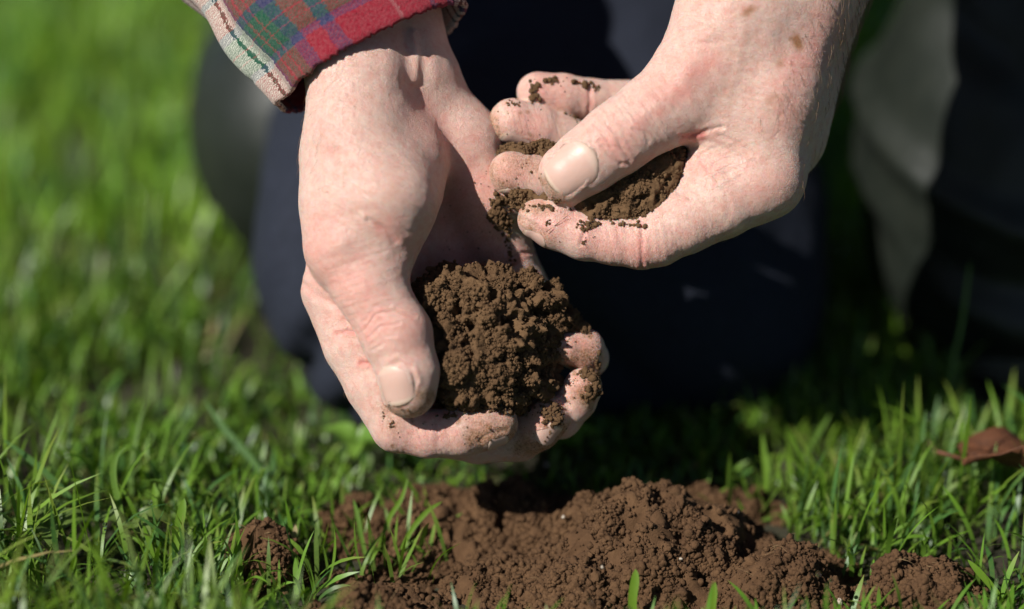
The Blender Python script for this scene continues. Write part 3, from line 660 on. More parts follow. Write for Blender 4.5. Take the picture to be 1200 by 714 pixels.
def sleeve(hem, upper, nrings, nseg, thick=7):
    """hem/upper: (centre, axis_a, axis_b) ellipses in camera units"""
    ph = np.linspace(0, 2 * pi, nseg, endpoint=False); out = []
    for i in range(nrings):
        t = i / (nrings - 1); c, a, b = [hem[k] + (upper[k] - hem[k]) * t for k in range(3)]
        ring = c + np.cos(ph)[:, None] * a + np.sin(ph)[:, None] * b
        d = ring - c; d /= np.linalg.norm(d, axis=1, keepdims=True)
        wob = 2.2 * np.sin(4 * ph + 7 * t) + 1.6 * np.sin(7 * ph - 12 * t + 1) + 7.0 * np.sin(26 * t + 1.5 * np.sin(2 * ph)) * min(1, t * 6)
        wob = wob - 7 * np.exp(-((ph - 2.62) / .10)**2) + 6 * np.exp(-((ph - 2.86) / .12)**2)           # pressed edge of the placket
        wob = wob - 2.2 * math.exp(-((t - .055) / .006)**2)                                                # stitched hem
        out.append(ring + d * wob[:, None])
    R = np.array(out); cc = R.mean(1, keepdims=True); d = R - cc
    inner = cc + d * (1 - thick / np.linalg.norm(d, axis=2, keepdims=True))
    axis = (R[0] - R[1]).mean(0); axis /= np.linalg.norm(axis)
    fray = axis * (1.2 * np.random.default_rng(4).normal(size=(nseg, 1)))
    R[0] += fray; inner[0] += fray
    lip = (R[:1] + inner[:1]) / 2 + axis * thick * .45
    return np.concatenate([inner[:8][::-1], lip, R])
shf = Field()
shf.group(.09, 0, mchain((0, 1.36, .34, .155), (0, 1.31, .48, .155), (0, 1.12, .64, .15)) + mchain((-.16, 1.09, .655, .095), (.16, 1.11, .655, .095)) + mchain((0, 1.16, .67, .095), (0, 1.12, .72, .078)))
shf.group(.03, .05, mchain((*LSH, .088), (*((LSH + LEL) / 2), .080), (*LEL, .058)))
shf.group(.03, .05, mchain((*RSH, .078), (*((RSH + REL) / 2), .072), (*(RSH * .25 + REL * .75), .066)))
sv, sf = m_mesh(shf, (-.5, .85, .15), (.5, 1.6, .85), .008)
sv = sv + vnormals(sv, sf) * (.007 * fbm(sv, 16, 3))[:, None]
me = np_mesh('shirt', sv, sf); uvl = me.uv_layers.new(name='weave')
li = sf.ravel(); uvl.data.foreach_set('uv', np.stack([sv[li, 0] / .065, (sv[li, 2] - .6 * sv[li, 1]) / .065], 1).astype(np.float32).ravel())
shirt = obj('shirt', me, PLAID, person)
AX = np.array([-.56, .81, -.13])
hem = (XYZ(436, 67, -32), np.array([112., 61., 0.]), np.array([-8., 13., 92.]))
up = (XYZ(436, 67, -32) + AX * 720, np.array([160., 100., 10.]), np.array([-30., 30., 165.]))
rings = sleeve(hem, up, 150, 240)
me = tube('sleeve', rings, (2.2, 5.0), uoff=0., voff=-.285)
sl = obj('sleeve', me, PLAID); sl.parent = shirt; sl.matrix_parent_inverse = Matrix.Identity(4)
# ------------------------------------------------------------------ the lawn's ground, the heap of soil and its lumps
def gxy(u, v): q = ground(u, v); return q[0], q[1]
# mounds: (u, v of the middle on the ground, half width px -> m, half depth m, height m)
def sm(u, v): return np.array(gxy(u, v))
def smooth01(x): x = np.clip(x, 0, 1); return x * x * (3 - 2 * x)
def mound_mesh(name, c, rx, ry, h, seed, res=.0011, rot=0.0, power=1.0, rough=1.0, extra=()):
    """lumpy heap of crumbly soil sitting on the ground: a height sheet with overhanging, clotted relief"""
    n0 = int(2.3 * rx / res); n1 = int(2.3 * ry / res)
    gx, gy = np.meshgrid(np.linspace(-1.15, 1.15, n0), np.linspace(-1.15, 1.15, n1), indexing='ij')
    X = c[0] + gx * rx * cos(rot) - gy * ry * sin(rot); Y = c[1] + gx * rx * sin(rot) + gy * ry * cos(rot)
    P = np.stack([X.ravel(), Y.ravel(), np.zeros(X.size)], 1)
    r = np.sqrt(gx**2 + gy**2).ravel() * (1 + .16 * fbm(P, 38, 3, seed))
    z = h * smooth01((1.04 - r) / .9)**power
    for (ex, ey, er, eh) in extra:
        d = np.hypot(P[:, 0] - ex, P[:, 1] - ey) / er; z = z + eh * np.exp(-d * d * 1.5) * smooth01((1.1 - r) / .3)
    m = smooth01((1.1 - r) / .35)
    z = z + rough * m * (.0058 * fbm(P, 55, 2, seed + 3) + .0036 * fbm(P, 130, 2, seed + 5) - .0060 * np.clip(fbm(P, 85, 2, seed + 13) - .25, 0, 1) * 2 + .0018 * fbm(P, 380, 2, seed + 9)) - .004 * (1 - m) - .0015
    V = np.stack([P[:, 0] + .0022 * rough * fbm(P, 170, 2, seed + 21) * m, P[:, 1] + .0022 * rough * fbm(P, 170, 2, seed + 22) * m, z], 1)
    idx = np.arange(n0 * n1).reshape(n0, n1); F = np.stack([idx[:-1, :-1], idx[1:, :-1], idx[1:, 1:], idx[:-1, 1:]], -1).reshape(-1, 4)
    F = F[(r.reshape(-1)[F] < 1.12).all(1)]
    used = np.unique(F); mp = np.full(len(V), -1); mp[used] = np.arange(len(used)); return V[used], mp[F]
# crumbs: rough little clods, a handful of shapes, joined in one mesh
_ico = {}
def ico(sub):
    if sub not in _ico:
        import bmesh
        bm = bmesh.new(); bmesh.ops.create_icosphere(bm, subdivisions=sub, radius=1)
        V = np.array([v.co[:] for v in bm.verts]); F = np.array([[v.index for v in f.verts] for f in bm.faces]); bm.free(); _ico[sub] = (V, F)
    return _ico[sub]
def crumb_shapes(sub, n=14):
    V, F = ico(sub); out = []
    for k in range(n):
        s = V * (1 + .42 * fbm(V + k * 7.7, 1.3, 3, 40 + k, .7)[:, None] + .16 * vnoise(V + k * 3.1, 3.4, 50 + k)[:, None]) * np.random.default_rng(k).uniform(.72, 1.2, 3); out.append(s)
    return out, F
def crumbs(P, R, rgc, sub=2):
    shapes, F = crumb_shapes(sub); nv = len(shapes[0]); n = len(P); S = np.array(shapes)[rgc.integers(0, len(shapes), n)]
    q = rgc.normal(size=(n, 4)); q /= np.linalg.norm(q, axis=1, keepdims=True); w, x, y, z = q.T
    M = np.stack([1-2*(y*y+z*z), 2*(x*y-w*z), 2*(x*z+w*y), 2*(x*y+w*z), 1-2*(x*x+z*z), 2*(y*z-w*x), 2*(x*z-w*y), 2*(y*z+w*x), 1-2*(x*x+y*y)], 1).reshape(n, 3, 3)
    V = np.einsum('nij,nvj->nvi', M, S) * R[:, None, None] + P[:, None, :]
    return V.reshape(-1, 3), (F[None] + (np.arange(n) * nv)[:, None, None]).reshape(-1, 3)
def tri(F): return F if F.shape[1] == 3 else np.concatenate([F[:, [0, 1, 2]], F[:, [0, 2, 3]]])
def join(*parts):
    V = []; F = []; o = 0
    for v, f in parts: V.append(v); F.append(tri(f) + o); o += len(v)
    return np.concatenate(V), np.concatenate(F)
def sample(V, F, n, rgc, weight=None):
    T = tri(F); a = np.cross(V[T[:, 1]] - V[T[:, 0]], V[T[:, 2]] - V[T[:, 0]]); A = np.linalg.norm(a, axis=1) + 1e-15; nn = a / A[:, None]
    w = A.copy()
    if weight is not None: w = w * weight(V[T].mean(1))
    i = rgc.choice(len(T), n, p=w / w.sum()); r1 = np.sqrt(rgc.random(n)); r2 = rgc.random(n)
    P = V[T[i, 0]] * (1 - r1)[:, None] + V[T[i, 1]] * (r1 * (1 - r2))[:, None] + V[T[i, 2]] * (r1 * r2)[:, None]
    return P, nn[i]
def radii(n, lo, hi, p, rgc): return lo * (1 - rgc.random(n) * (1 - (lo / hi)**p))**(-1 / p)
def clotted(V, F, n, lo, hi, p, rgc, f, sub=2, cl=.35, out=.35):
    P, N = sample(V, F, n, rgc, lambda Q: np.clip(.5 + 1.6 * fbm(Q, f, 2, 77), .03, 3)); R = radii(n, lo, hi, p, rgc)
    return crumbs(P + N * (R * out)[:, None], R, rgc, sub)
rs = np.random.default_rng(5)
# soil held in the palm on the left
def heap(field, lo, hi, h, amp, f, seed):
    V, F = field.mesh(lo, hi, h); V = relax(V, F, 1); N = vnormals(V, F)
    n = fbm(V, f, 3, seed); V = V + N * (amp * n + amp * .55 * np.abs(fbm(V, f * 2.6, 2, seed + 4)) - amp * 1.3 * np.clip(-.02 - fbm(V, f * 1.3, 2, seed + 8), 0, 1) * 2)[:, None]
    return V, F
pf = Field().group(26, 0, [el(606, 358, -40, (46, 30, 44)), el(634, 366, -62, (30, 28, 36)), el(566, 400, -4, (60, 76, 52)), el(556, 354, -16, (54, 34, 50)), el(612, 372, -48, (38, 46, 48)), el(624, 412, -60, (30, 34, 44)), el(560, 450, 0, (46, 32, 42)), el(612, 448, -34, (40, 26, 40)), el(664, 384, -64, (28, 9, 20)), el(522, 360, -6, (20, 44, 44)), el(530, 425, 16, (16, 46, 34))])
V, F = heap(pf, XYZ(450, 520, 0) * [1, 1, 0] + [0, 0, -170], XYZ(740, 270, 0) * [1, 1, 0] + [0, 0, 60], 2.0, 11.0, .06, 3)
vis = lambda Q: np.clip((Q[:, 2] + 60) / 40, .05, 1) * np.clip(.45 + 1.7 * fbm(Q, .05, 2, 77), .04, 3)
def heap_full(V, F, counts, rg, weight):
    parts = [(V, F)]
    for n, lo, hi, p, sub, out in counts:
        P, N = sample(V, F, n, rg, weight); R = radii(n, lo, hi, p, rg); parts.append(crumbs(P + N * (R * out)[:, None], R, rg, sub))
    return join(*parts)
hv, hf = heap_full(V, F, [(900, 1.9, 4.2, 2.0, 3, .6), (4200, 1.1, 2.6, 1.8, 2, .9), (12000, .5, 1.4, 1.5, 1, 1.2)], rs, vis)
o = obj('soil_handful', np_mesh('soil_handful', to_world(hv), hf, False), SOIL_HAND); rebase(o, W(580, 470, -50))
tag(o, 'large heap of crumbly brown soil cupped in the palm below the plaid sleeve', 'soil heap', 'handfuls of soil')
# soil pinched in the other hand
qf = Field().group(14, 0, [el(668, 240, -6, (40, 20, 24)), el(712, 236, 2, (48, 32, 26)), el(750, 222, 2, (40, 44, 26)), el(784, 190, -6, (24, 30, 24)), el(616, 232, -16, (20, 12, 14)), el(612, 180, -36, (28, 11, 18)), el(640, 186, -34, (24, 18, 18)), el(662, 146, -78, (22, 10, 16)), el(690, 205, -40, (60, 40, 24))])
V, F = heap(qf, XYZ(575, 290, 0) * [1, 1, 0] + [0, 0, -120], XYZ(830, 110, 0) * [1, 1, 0] + [0, 0, 40], 1.8, 4.0, .07, 9)
hv, hf = heap_full(V, F, [(420, 1.8, 3.8, 2, 3, .5), (2600, 1.0, 2.4, 2, 2, .9), (5500, .5, 1.3, 1.6, 1, 1.1)], rs, lambda Q: np.clip(.45 + 1.7 * fbm(Q, .07, 2, 78), .04, 3))
o = obj('soil_handful', np_mesh('soil_handful', to_world(hv), hf, False), SOIL_HAND); rebase(o, W(700, 250, -20))
tag(o, 'pinch of crumbly brown soil held between a thumb and curled fingers', 'soil heap', 'handfuls of soil')
# clods that cling to the skin
def cling(hand, uvs, rg, sub=2):
    """crumbs resting on the skin at picture points (u, v, r)"""
    V, F = hand[0], hand[1]; N = vnormals(V, F); uv = uv_of(V); P = []; R = []
    for u, v, r in uvs:
        d = np.linalg.norm(uv - [u, v], axis=1); c = np.where((d < 6) & (N[:, 2] > -.2))[0]
        if len(c) == 0: continue
        i = c[np.argmax(V[c, 2] - d[c] * .8)]; P.append(V[i] + N[i] * r * .45); R.append(r)
    return crumbs(np.array(P), np.array(R), rg, sub)
def patch(u, v, su, sv, n, lo, hi): return [(rs.normal(u, su), rs.normal(v, sv), r) for r in radii(n, lo, hi, 1.8, rs)]
def clod(name, hand, pts, label, grp):
    v, f = cling(hand, pts, rs); o = obj(name, np_mesh(name, to_world(v), f, False), SOIL_HAND); rebase(o, to_world(v).mean(0)); tag(o, label, 'soil clod', grp); return o
G1 = 'soil clods clinging to the hands'
clod('soil_clod', lh, patch(584, 246, 5, 8, 90, 1.5, 5) + patch(588, 262, 7, 5, 50, 1.2, 4) + patch(594, 274, 3, 7, 30, 1.2, 3), 'lump of soil stuck on the palm just left of the pinching fingertips', G1)
clod('soil_clod', rh, patch(626, 101, 2.5, 3, 14, 1.4, 3.6) + patch(625, 112, 2.5, 3, 16, 1.4, 3.8), 'twin soil crumbs near the tip of the topmost finger', G1)
clod('soil_clod', rh, patch(649, 92, 3.5, 3, 20, 1.4, 3.8), 'single soil crumb on the middle of the topmost finger', G1)
clod('soil_clod', rh, patch(688, 95, 5, 3, 30, 1.4, 4.2) + patch(698, 103, 3, 3, 10, 1.2, 2.5), 'soil crumb with a bit of root on the crease of the topmost finger', G1)
clod('soil_clod', lh, patch(648, 484, 7, 6, 70, 1.4, 4.2) + patch(652, 494, 5, 5, 30, 1.2, 3.6), 'soil crust on the side of the middle fingertip', G1)
clod('soil_clod', lh, patch(701, 446, 4, 10, 80, 1.4, 4.5) + patch(692, 462, 5, 4, 40, 1.3, 4) + patch(690, 434, 7, 3, 40, 1.4, 4), 'soil crust around the edge of the ring fingertip', G1)
# scattered grains all over the fingers
g = []
for (u0, u1, v0, v1, n) in ((545, 606, 470, 530, 26), (610, 668, 465, 536, 26), (660, 706, 432, 478, 18), (648, 706, 388, 430, 20), (450, 545, 478, 530, 12), (520, 630, 200, 312, 30)):
    g += [(rs.uniform(u0, u1), rs.uniform(v0, v1), r) for r in radii(n, .6, 1.8, 2.4, rs)]
g += patch(461, 498, 3, 3, 9, 1, 3) + patch(453, 484, 3, 5, 16, .7, 1.4) + patch(596, 478, 12, 3, 40, 1.4, 4) + patch(560, 474, 10, 2.5, 40, 1.4, 4) + patch(528, 484, 8, 2, 20, 1.3, 3.2) + patch(597, 304, 3, 8, 24, 1, 3)
gv1 = cling(lh, g, rs, 1)
g = []
for (u0, u1, v0, v1, n) in ((572, 655, 118, 170, 8), (572, 630, 182, 226, 10), (608, 750, 240, 310, 7), (605, 690, 86, 138, 6)):
    g += [(rs.uniform(u0, u1), rs.uniform(v0, v1), r) for r in radii(n, .7, 1.8, 2.2, rs)]
g += patch(643, 259, 2, 2, 6, 1, 2.6) + patch(684, 282, 2, 1.5, 8, 1, 2.6) + patch(602, 117, 5, 2, 16, 1, 2.8) + patch(605, 236, 6, 5, 40, 1.2, 3.4) + patch(640, 241, 10, 2.5, 40, 1.2, 3.2) + patch(690, 263, 9, 3, 40, 1.2, 3.4) + patch(735, 262, 10, 2, 30, 1.2, 3.4)
gv2 = cling(rh, g, rs, 1)
v, f = join(gv1, gv2)
tag(obj('soil_crumbs', np_mesh('soil_crumbs', to_world(v), f, False), SOIL_HAND), 'scattered soil grains on fingers and palm', None, None, 'stuff')
# thin root hair across the index finger
P = [(640, 272, 29), (650, 265, 28.5), (660, 257, 29), (668, 251, 30)]
it = [(XYZ(*p), np.array([0., 0, 1]), (XYZ(*q) - XYZ(*p)) / np.linalg.norm(XYZ(*q) - XYZ(*p)), np.linalg.norm(XYZ(*q) - XYZ(*p)) * 1.05, .5) for p, q in zip(P[:-1], P[1:])]
m = hair_mesh(it); q = np.empty(len(m.vertices) * 3, np.float32); m.vertices.foreach_get('co', q); m.vertices.foreach_set('co', to_world(q.reshape(-1, 3)).astype(np.float32).ravel()); m.name = 'root_thread'
tag(rebase(obj('root_thread', m, simple('root', (.05, .03, .018), .8)), W(650, 265, 29)), 'thin dark root thread lying across the index finger below the thumb', 'root')

# ---- soil on the ground
def soil_mound(c, rx, ry, h, seed, label, cnt, **kw):
    V, F = mound_mesh('soil_mound', c, rx, ry, h, seed, **kw); parts = [(V, F)]
    for n, lo, hi, p, sub, out in cnt:
        P, N = sample(V, F, n, rs, lambda Q: np.clip(.45 + 1.7 * fbm(Q, 95, 2, 77 + seed), .05, 3) * (Q[:, 2] > -.002)); R = radii(n, lo, hi, p, rs); parts.append(crumbs(P + N * (R * out)[:, None], R, rs, sub))
    v, f = join(*parts); o = obj('soil_mound', np_mesh('soil_mound', v, f, False), SOIL); rebase(o, (c[0], c[1], 0)); tag(o, label, 'soil mound', 'mounds of dug soil on the lawn'); MOUNDS.append((c, rx, ry)); return o
MOUNDS = []
def cnts(k): return [(int(150 * k), .0012, .0024, 2, 3, .2), (int(2800 * k), .0006, .0016, 1.8, 2, .55), (int(9000 * k), .00025, .0007, 1.5, 1, .95)]
soil_mound(sm(745, 668), .078, .050, .020, 1, 'largest mound of crumbly brown soil in the middle below the hands', cnts(1.6), extra=((*sm(760, 660), .03, .008), (*sm(870, 655), .022, .007), (*sm(650, 720), .03, .006)))
soil_mound(sm(905, 700), .030, .026, .021, 2, 'steep rounded soil mound right of the largest one beside a dark gap', cnts(.6))
soil_mound(sm(575, 622), .072, .034, .015, 3, 'low blurred bank of soil behind the largest mound beneath the hanging fingers', cnts(.8), extra=((*sm(520, 600), .022, .006), (*sm(640, 596), .02, .005)))
soil_mound(sm(440, 745), .036, .024, .019, 4, 'small soil mound at the lower edge left of the largest one', cnts(.5))
soil_mound(sm(304, 672), .0175, .014, .025, 5, 'round ball like soil clod alone in the grass at left', cnts(.22), power=.7, rough=.6)
soil_mound(sm(1080, 705), .026, .022, .020, 6, 'mound of soil at far right bordered by tall grass', cnts(.5))
soil_mound(sm(430, 612), .022, .016, .008, 7, 'flat scatter of soil in the grass left of the blurred bank', cnts(.25))
soil_mound(sm(855, 600), .030, .016, .013, 8, 'small soil ridge in front of the black shadow', cnts(.3))
MOUNDS.append((sm(318, 715), .012, .013))
v, f = mound_mesh('soil_bed', sm(690, 672), .115, .062, .0035, 12, res=.0015, rough=.9); MOUNDS.append((sm(660, 680), .106, .058))
P, N = sample(v, f, 26000, rs, lambda Q: np.clip(.45 + 1.7 * fbm(Q, 95, 2, 177), .05, 3) * (Q[:, 2] > -.002)); R = radii(26000, .0004, .0019, 1.6, rs)
v, f = join((v, f), crumbs(P + N * (R * .6)[:, None], R, rs, 1)); tag(rebase(obj('soil_bed', np_mesh('soil_bed', v, f, False), SOIL), (*sm(660, 680), 0)), 'loose dug soil lying round the mounds', None, None, 'stuff')
# ------------------------------------------------------------------ ground sheet and grass
gm = NT('turf'); n1 = gm.noise(18, 5, .6); n2 = gm.noise(240, 4, .7)
c = gm.mix(gm.ramp(n1, [(.35, (0,)*3), (.7, (1,)*3)]), (.022, .020, .009), (.030, .040, .012)); c = gm.mix(gm.ramp(n2, [(.35, (0,)*3), (.7, (.6,)*3)]), c, (.045, .026, .013))
gm.l(c, gm.p.inputs['Base Color']); gm.p.inputs['Roughness'].default_value = .95; gm.l(gm.bump(n2, .8, .004), gm.p.inputs['Normal'])
ax = np.concatenate([-np.geomspace(900, .8, 14), np.linspace(-.6, .6, 13), np.geomspace(.8, 900, 14)])
gx, gy = np.meshgrid(ax, ax + 1.0, indexing='ij'); idx = np.arange(gx.size).reshape(gx.shape)
o = obj('ground', np_mesh('ground', np.stack([gx.ravel(), gy.ravel(), np.full(gx.size, -.003)], 1), np.stack([idx[:-1, :-1], idx[1:, :-1], idx[1:, 1:], idx[:-1, 1:]], -1).reshape(-1, 4)), gm.m); tag(o, 'lawn ground under the grass', None, None, 'structure')
rgg = np.random.default_rng(31)
def blades(B, L, az, lean, curl, w, tint, seg=5):
    """B (n,3) roots; returns V, F, colour"""
    n = len(B); t = np.linspace(0, 1, seg + 1); V = np.zeros((n, seg + 1, 2, 3)); dirh = np.stack([np.cos(az), np.sin(az), np.zeros(n)], 1); side = np.stack([-np.sin(az), np.cos(az), np.zeros(n)], 1)
    tw = rgg.normal(0, .5, n); p = B.copy(); a = lean.copy()
    for i in range(seg + 1):
        ww = w * np.where(t[i] < .6, .8 + .33 * t[i], np.maximum(1.0 - ((t[i] - .6) / .4)**1.7, .03)); s2 = side * np.cos(tw * t[i])[:, None] + np.cross(side, dirh) * np.sin(tw * t[i])[:, None]
        V[:, i, 0] = p - s2 * ww[:, None] / 2; V[:, i, 1] = p + s2 * ww[:, None] / 2
        st = L / seg; p = p + (dirh * np.sin(a)[:, None] + np.array([0, 0, 1.]) * np.cos(a)[:, None]) * st[:, None]; a = a + curl / seg
    k = np.arange(seg) * 2; q = np.stack([k, k + 1, k + 3, k + 2], 1); F = (q[None] + (np.arange(n) * 2 * (seg + 1))[:, None, None]).reshape(-1, 4)
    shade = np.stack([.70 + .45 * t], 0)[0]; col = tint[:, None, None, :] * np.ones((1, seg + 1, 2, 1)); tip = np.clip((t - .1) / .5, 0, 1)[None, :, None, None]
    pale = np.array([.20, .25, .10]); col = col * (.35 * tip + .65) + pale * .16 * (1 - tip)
    yt = (rgg.random(n) < .3)[:, None, None, None] * np.clip((t - .55) / .4, 0, 1)[None, :, None, None]; col = col * (1 - .7 * yt) + np.array([.24, .26, .06]) * .7 * yt
    return V.reshape(-1, 3), F, col.reshape(-1, 3)
def soil_mask(x, y):
    m = np.zeros(len(x))
    for c, rx, ry in MOUNDS:
        r = np.hypot((x - c[0]) / (rx * 1.02), (y - c[1]) / (ry * 1.05)); m = np.maximum(m, np.clip((1.02 - r) / .16, 0, 1))
    return m
def lawn(y0, y1, dens, lo, hi, wlo, whi, margin, seg, bright=1.0, thatch=False, inner=None):
    n = int(dens * (y1 - y0) * 2 * (.22 * (y0 + y1) / 2 + margin)); y = rgg.uniform(y0, y1, n); x = rgg.uniform(-1, 1, n) * (.22 * y + margin)
    P = np.stack([x, y, np.zeros(n)], 1); cl = fbm(P, 26, 3, 60); cl2 = fbm(P, 7, 2, 66)
    out_ = np.ones(n, bool) if inner is None else np.abs(x) > .22 * y + inner
    keep = out_ & (rgg.random(n) < np.clip(.62 + .75 * cl, .10, 1)) & (rgg.random(n) > soil_mask(x, y) * 1.1)
    # flattened under the knee and the boots
    keep &= ~((np.hypot((x - KNEE[0]) / .07, (y - 1.02) / .08) < 1) | ((np.abs(x + .09) < .035) & (y > 1.05) & (y < 1.5)) | (np.hypot((x - FX - .012) / .06, (y - 1.0) / .11) < 1))
    P = P[keep]; cl = cl[keep]; cl2 = cl2[keep]; n = len(P); x = P[:, 0]; y = P[:, 1]
    near_soil = np.zeros(n)
    for c, rx, ry in MOUNDS:
        r = np.hypot((x - c[0]) / (rx + .03), (y - c[1]) / (ry + .025)); near_soil = np.maximum(near_soil, np.clip((1.15 - r) / .3, 0, 1))
    L = rgg.uniform(lo, hi, n) * (1 + .40 * np.clip(cl2, -1, 1)) * rgg.choice([.55, 1, 1.0, 1.25], n) * (1 - .35 * near_soil) * (1 - .55 * np.exp(-((x + .02) / .13)**4 - ((y - .93) / .075)**4))
    base = np.array([.088, .215, .018]); al = np.array([.140, .245, .020]); bl = np.array([.042, .130, .030])
    m = rgg.random((n, 1)); k = np.clip(.5 + .7 * cl2, 0, 1)[:, None]; tint = base * (1 - k) + al * k; tint = np.where(m < .28, bl, tint) * rgg.uniform(.75, 1.3, (n, 1))
    dead = rgg.random(n) < .045; tint = tint * bright; tint[dead] = np.array([.30, .23, .10]) * rgg.uniform(.5, 1.1, (dead.sum(), 1))
    if thatch:
        tint = np.where(rgg.random((n, 1)) < .45, np.array([.10, .075, .035]), np.array([.055, .09, .018])) * rgg.uniform(.5, 1.2, (n, 1))
        return blades(P + np.array([0, 0, .001]), L, rgg.uniform(0, 2 * pi, n), rgg.uniform(.7, 1.5, n), rgg.normal(.2, .3, n), rgg.uniform(wlo, whi, n), tint, seg)
    return blades(P, L, rgg.uniform(0, 2 * pi, n), np.abs(rgg.normal(.22, .22, n)) + dead * .6, rgg.normal(.75, .5, n), rgg.uniform(wlo, whi, n), tint, seg)
parts = [lawn(.68, 1.25, 70000, .006, .016, .0008, .0018, .05, 2, 1, True), lawn(.66, .88, 125000, .020, .050, .0009, .0024, .05, 6), lawn(.88, 1.12, 80000, .012, .034, .0012, .0028, .07, 5), lawn(1.12, 1.75, 34000, .016, .040, .0018, .0038, .12, 4, 1.6), lawn(1.75, 3.2, 6500, .03, .07, .004, .008, .4, 3, 1.8), lawn(3.2, 7.0, 900, .05, .09, .008, .016, 1.2, 2, 1.8)]
B = np.array([ground(rgg.uniform(365, 525), rgg.uniform(615, 690)) for _ in range(70)] + [ground(rgg.uniform(240, 345), rgg.uniform(690, 735)) for _ in range(26)] + [ground(rgg.uniform(820, 1000), rgg.uniform(565, 612)) for _ in range(60)])
n = len(B); parts.append(blades(B, rgg.uniform(.010, .028, n), rgg.uniform(0, 2 * pi, n), np.abs(rgg.normal(.3, .25, n)), rgg.normal(.6, .5, n), rgg.uniform(.001, .0024, n), np.array([.11, .21, .022]) * rgg.uniform(.6, 1.3, (n, 1)), 6))
parts += [lawn(.30, 1.12, 38000, .022, .045, .0018, .0034, .55, 3, 1.2, False, .05), lawn(.30, .66, 38000, .022, .045, .0018, .0034, .05, 3, 1.2), lawn(1.12, 1.75, 24000, .022, .045, .0022, .004, .75, 3, 1.4, False, .12)]
V = []; F = []; Cc = []; o_ = 0
for v, f, c in parts: V.append(v); F.append(f + o_); Cc.append(c); o_ += len(v)
me = np_mesh('grass', np.concatenate(V), np.concatenate(F)); attr(me, 'tint', np.concatenate(Cc)); print('GRASS faces', len(me.polygons))
tag(obj('grass', me, GRASS), 'short green lawn grass', None, None, 'stuff')
# ------------------------------------------------------------------ single blades, weeds, leaf, stalks, dew
def strip(path, wid, tint, nrm=None, fold=.25):
    """a long leaf along a path of world points, with a folded midrib"""
    path = np.array(path); n = len(path); V = []
    T = np.gradient(path, axis=0); T /= np.linalg.norm(T, axis=1, keepdims=True)
    for i in range(n):
        s = np.cross(T[i], nrm if nrm is not None else np.array([0, -1., .25])); s /= np.linalg.norm(s) + 1e-9; up_ = np.cross(s, T[i]); w = wid[i] / 2
        V += [path[i] - s * w + up_ * w * fold, path[i], path[i] + s * w + up_ * w * fold]
    F = []
    for i in range(n - 1):
        a = i * 3; F += [(a, a+1, a+4, a+3), (a+1, a+2, a+5, a+4)]
    V = np.array(V); return V, np.array(F)
def curve(pts, n=14):
    P = np.array(pts, float); t = np.linspace(0, len(P) - 1, n); out = []
    for x in t:
        i = int(min(x, len(P) - 2)); f = x - i; p0 = P[max(i-1, 0)]; p1 = P[i]; p2 = P[i+1]; p3 = P[min(i+2, len(P)-1)]
        out.append(.5 * ((2*p1) + (-p0+p2)*f + (2*p0-5*p1+4*p2-p3)*f*f + (-p0+3*p1-3*p2+p3)*f**3))
    return np.array(out)
def blade(root, pts, w, tint, label, name='grass_blade', group='single tall grass blades', twist=0.):
    """root: picture point on the ground; pts: picture points of the blade, in the upright plane through the root"""
    g0 = ground(*root); z0 = -((g0 - CAM) @ BACK); zu = FPX - z0 / U
    P = [g0 + [0, 0, -.002]] + [W(u, v, zu + dz) for u, v, dz in pts]
    c = curve(P); t = np.linspace(0, 1, len(c)); wid = w * np.where(t < .55, .85 + .27 * t, np.maximum(1 - ((t - .55) / .45)**2, .04))
    V, F = strip(c, wid, tint, np.array([sin(twist), -cos(twist), .3])); me = np_mesh(name, V, F)
    col = np.array(tint)[None] * np.ones((len(V), 1)); attr(me, 'tint', col); o = obj(name, me, GRASS); rebase(o, g0); tag(o, label, 'grass blade', group); return o
GA = (.10, .20, .025); GB = (.13, .25, .02); GC = (.06, .15, .04)
blade((1104, 520), [(1112, 450, 0), (1126, 385, 4), (1134, 330, 8), (1137, 306, 10)], .0017, GA, 'tallest upright grass blade rising in front of the right boot')
blade((118, 640), [(95, 600, 10), (60, 560, 16), (25, 530, 20), (3, 515, 22)], .0026, GC, 'long dark blade arching to the left edge of the lawn')
blade((150, 660), [(143, 610, 6), (133, 560, 10), (136, 535, 12), (148, 523, 14)], .0026, GA, 'bent blade with a hooked tip left of the round soil clod')
blade((160, 600), [(152, 560, -4), (160, 505, -8), (171, 470, -10)], .0020, GA, 'thin blurred upright blade behind the bent blade')
blade((330, 590), [(300, 545, -6), (265, 505, -12), (240, 470, -16)], .0030, GC, 'broad blurred blade slanting left below the dark trousers')
blade((200, 690), [(205, 640, 4), (213, 600, 8), (216, 584, 8)], .0036, GB, 'broad cut blade with a squared tip beside the bent blade')
blade((185, 650), [(182, 610, 2), (181, 580, 4), (181, 565, 4)], .0022, GB, 'short upright blade between the bent and the cut blades')
blade((742, 735), [(741, 705, 4), (744, 680, 6), (745, 667, 6)], .0034, GB, 'small green blade at lower edge before the largest mound')
blade((836, 740), [(835, 715, 4), (837, 695, 6), (838, 682, 6)], .0024, GB, 'slender green blade at lower edge right of the other one before the mound')
blade((1180, 705), [(1160, 685, 2), (1145, 668, 4), (1134, 656, 4)], .0026, GB, 'blade leaning over the far right mound of soil')
blade((440, 650), [(455, 610, 2), (470, 585, 2), (478, 560, 0)], .0018, GB, 'pale blade standing in front of the blurred soil bank')
blade((462, 660), [(480, 625, 0), (500, 600, -2), (518, 588, -4)], .0020, GB, 'blade bending right over the soil below the hanging fingers')
blade((430, 655), [(422, 620, 0), (418, 600, 0), (414, 585, 0)], .0018, GA, 'short blade leaning left beside the pale blade on the soil')
blade((960, 606), [(930, 610, 2), (910, 605, 4), (890, 611, 4)], .0026, GA, 'blade lying flat on the soil behind the steep mound')
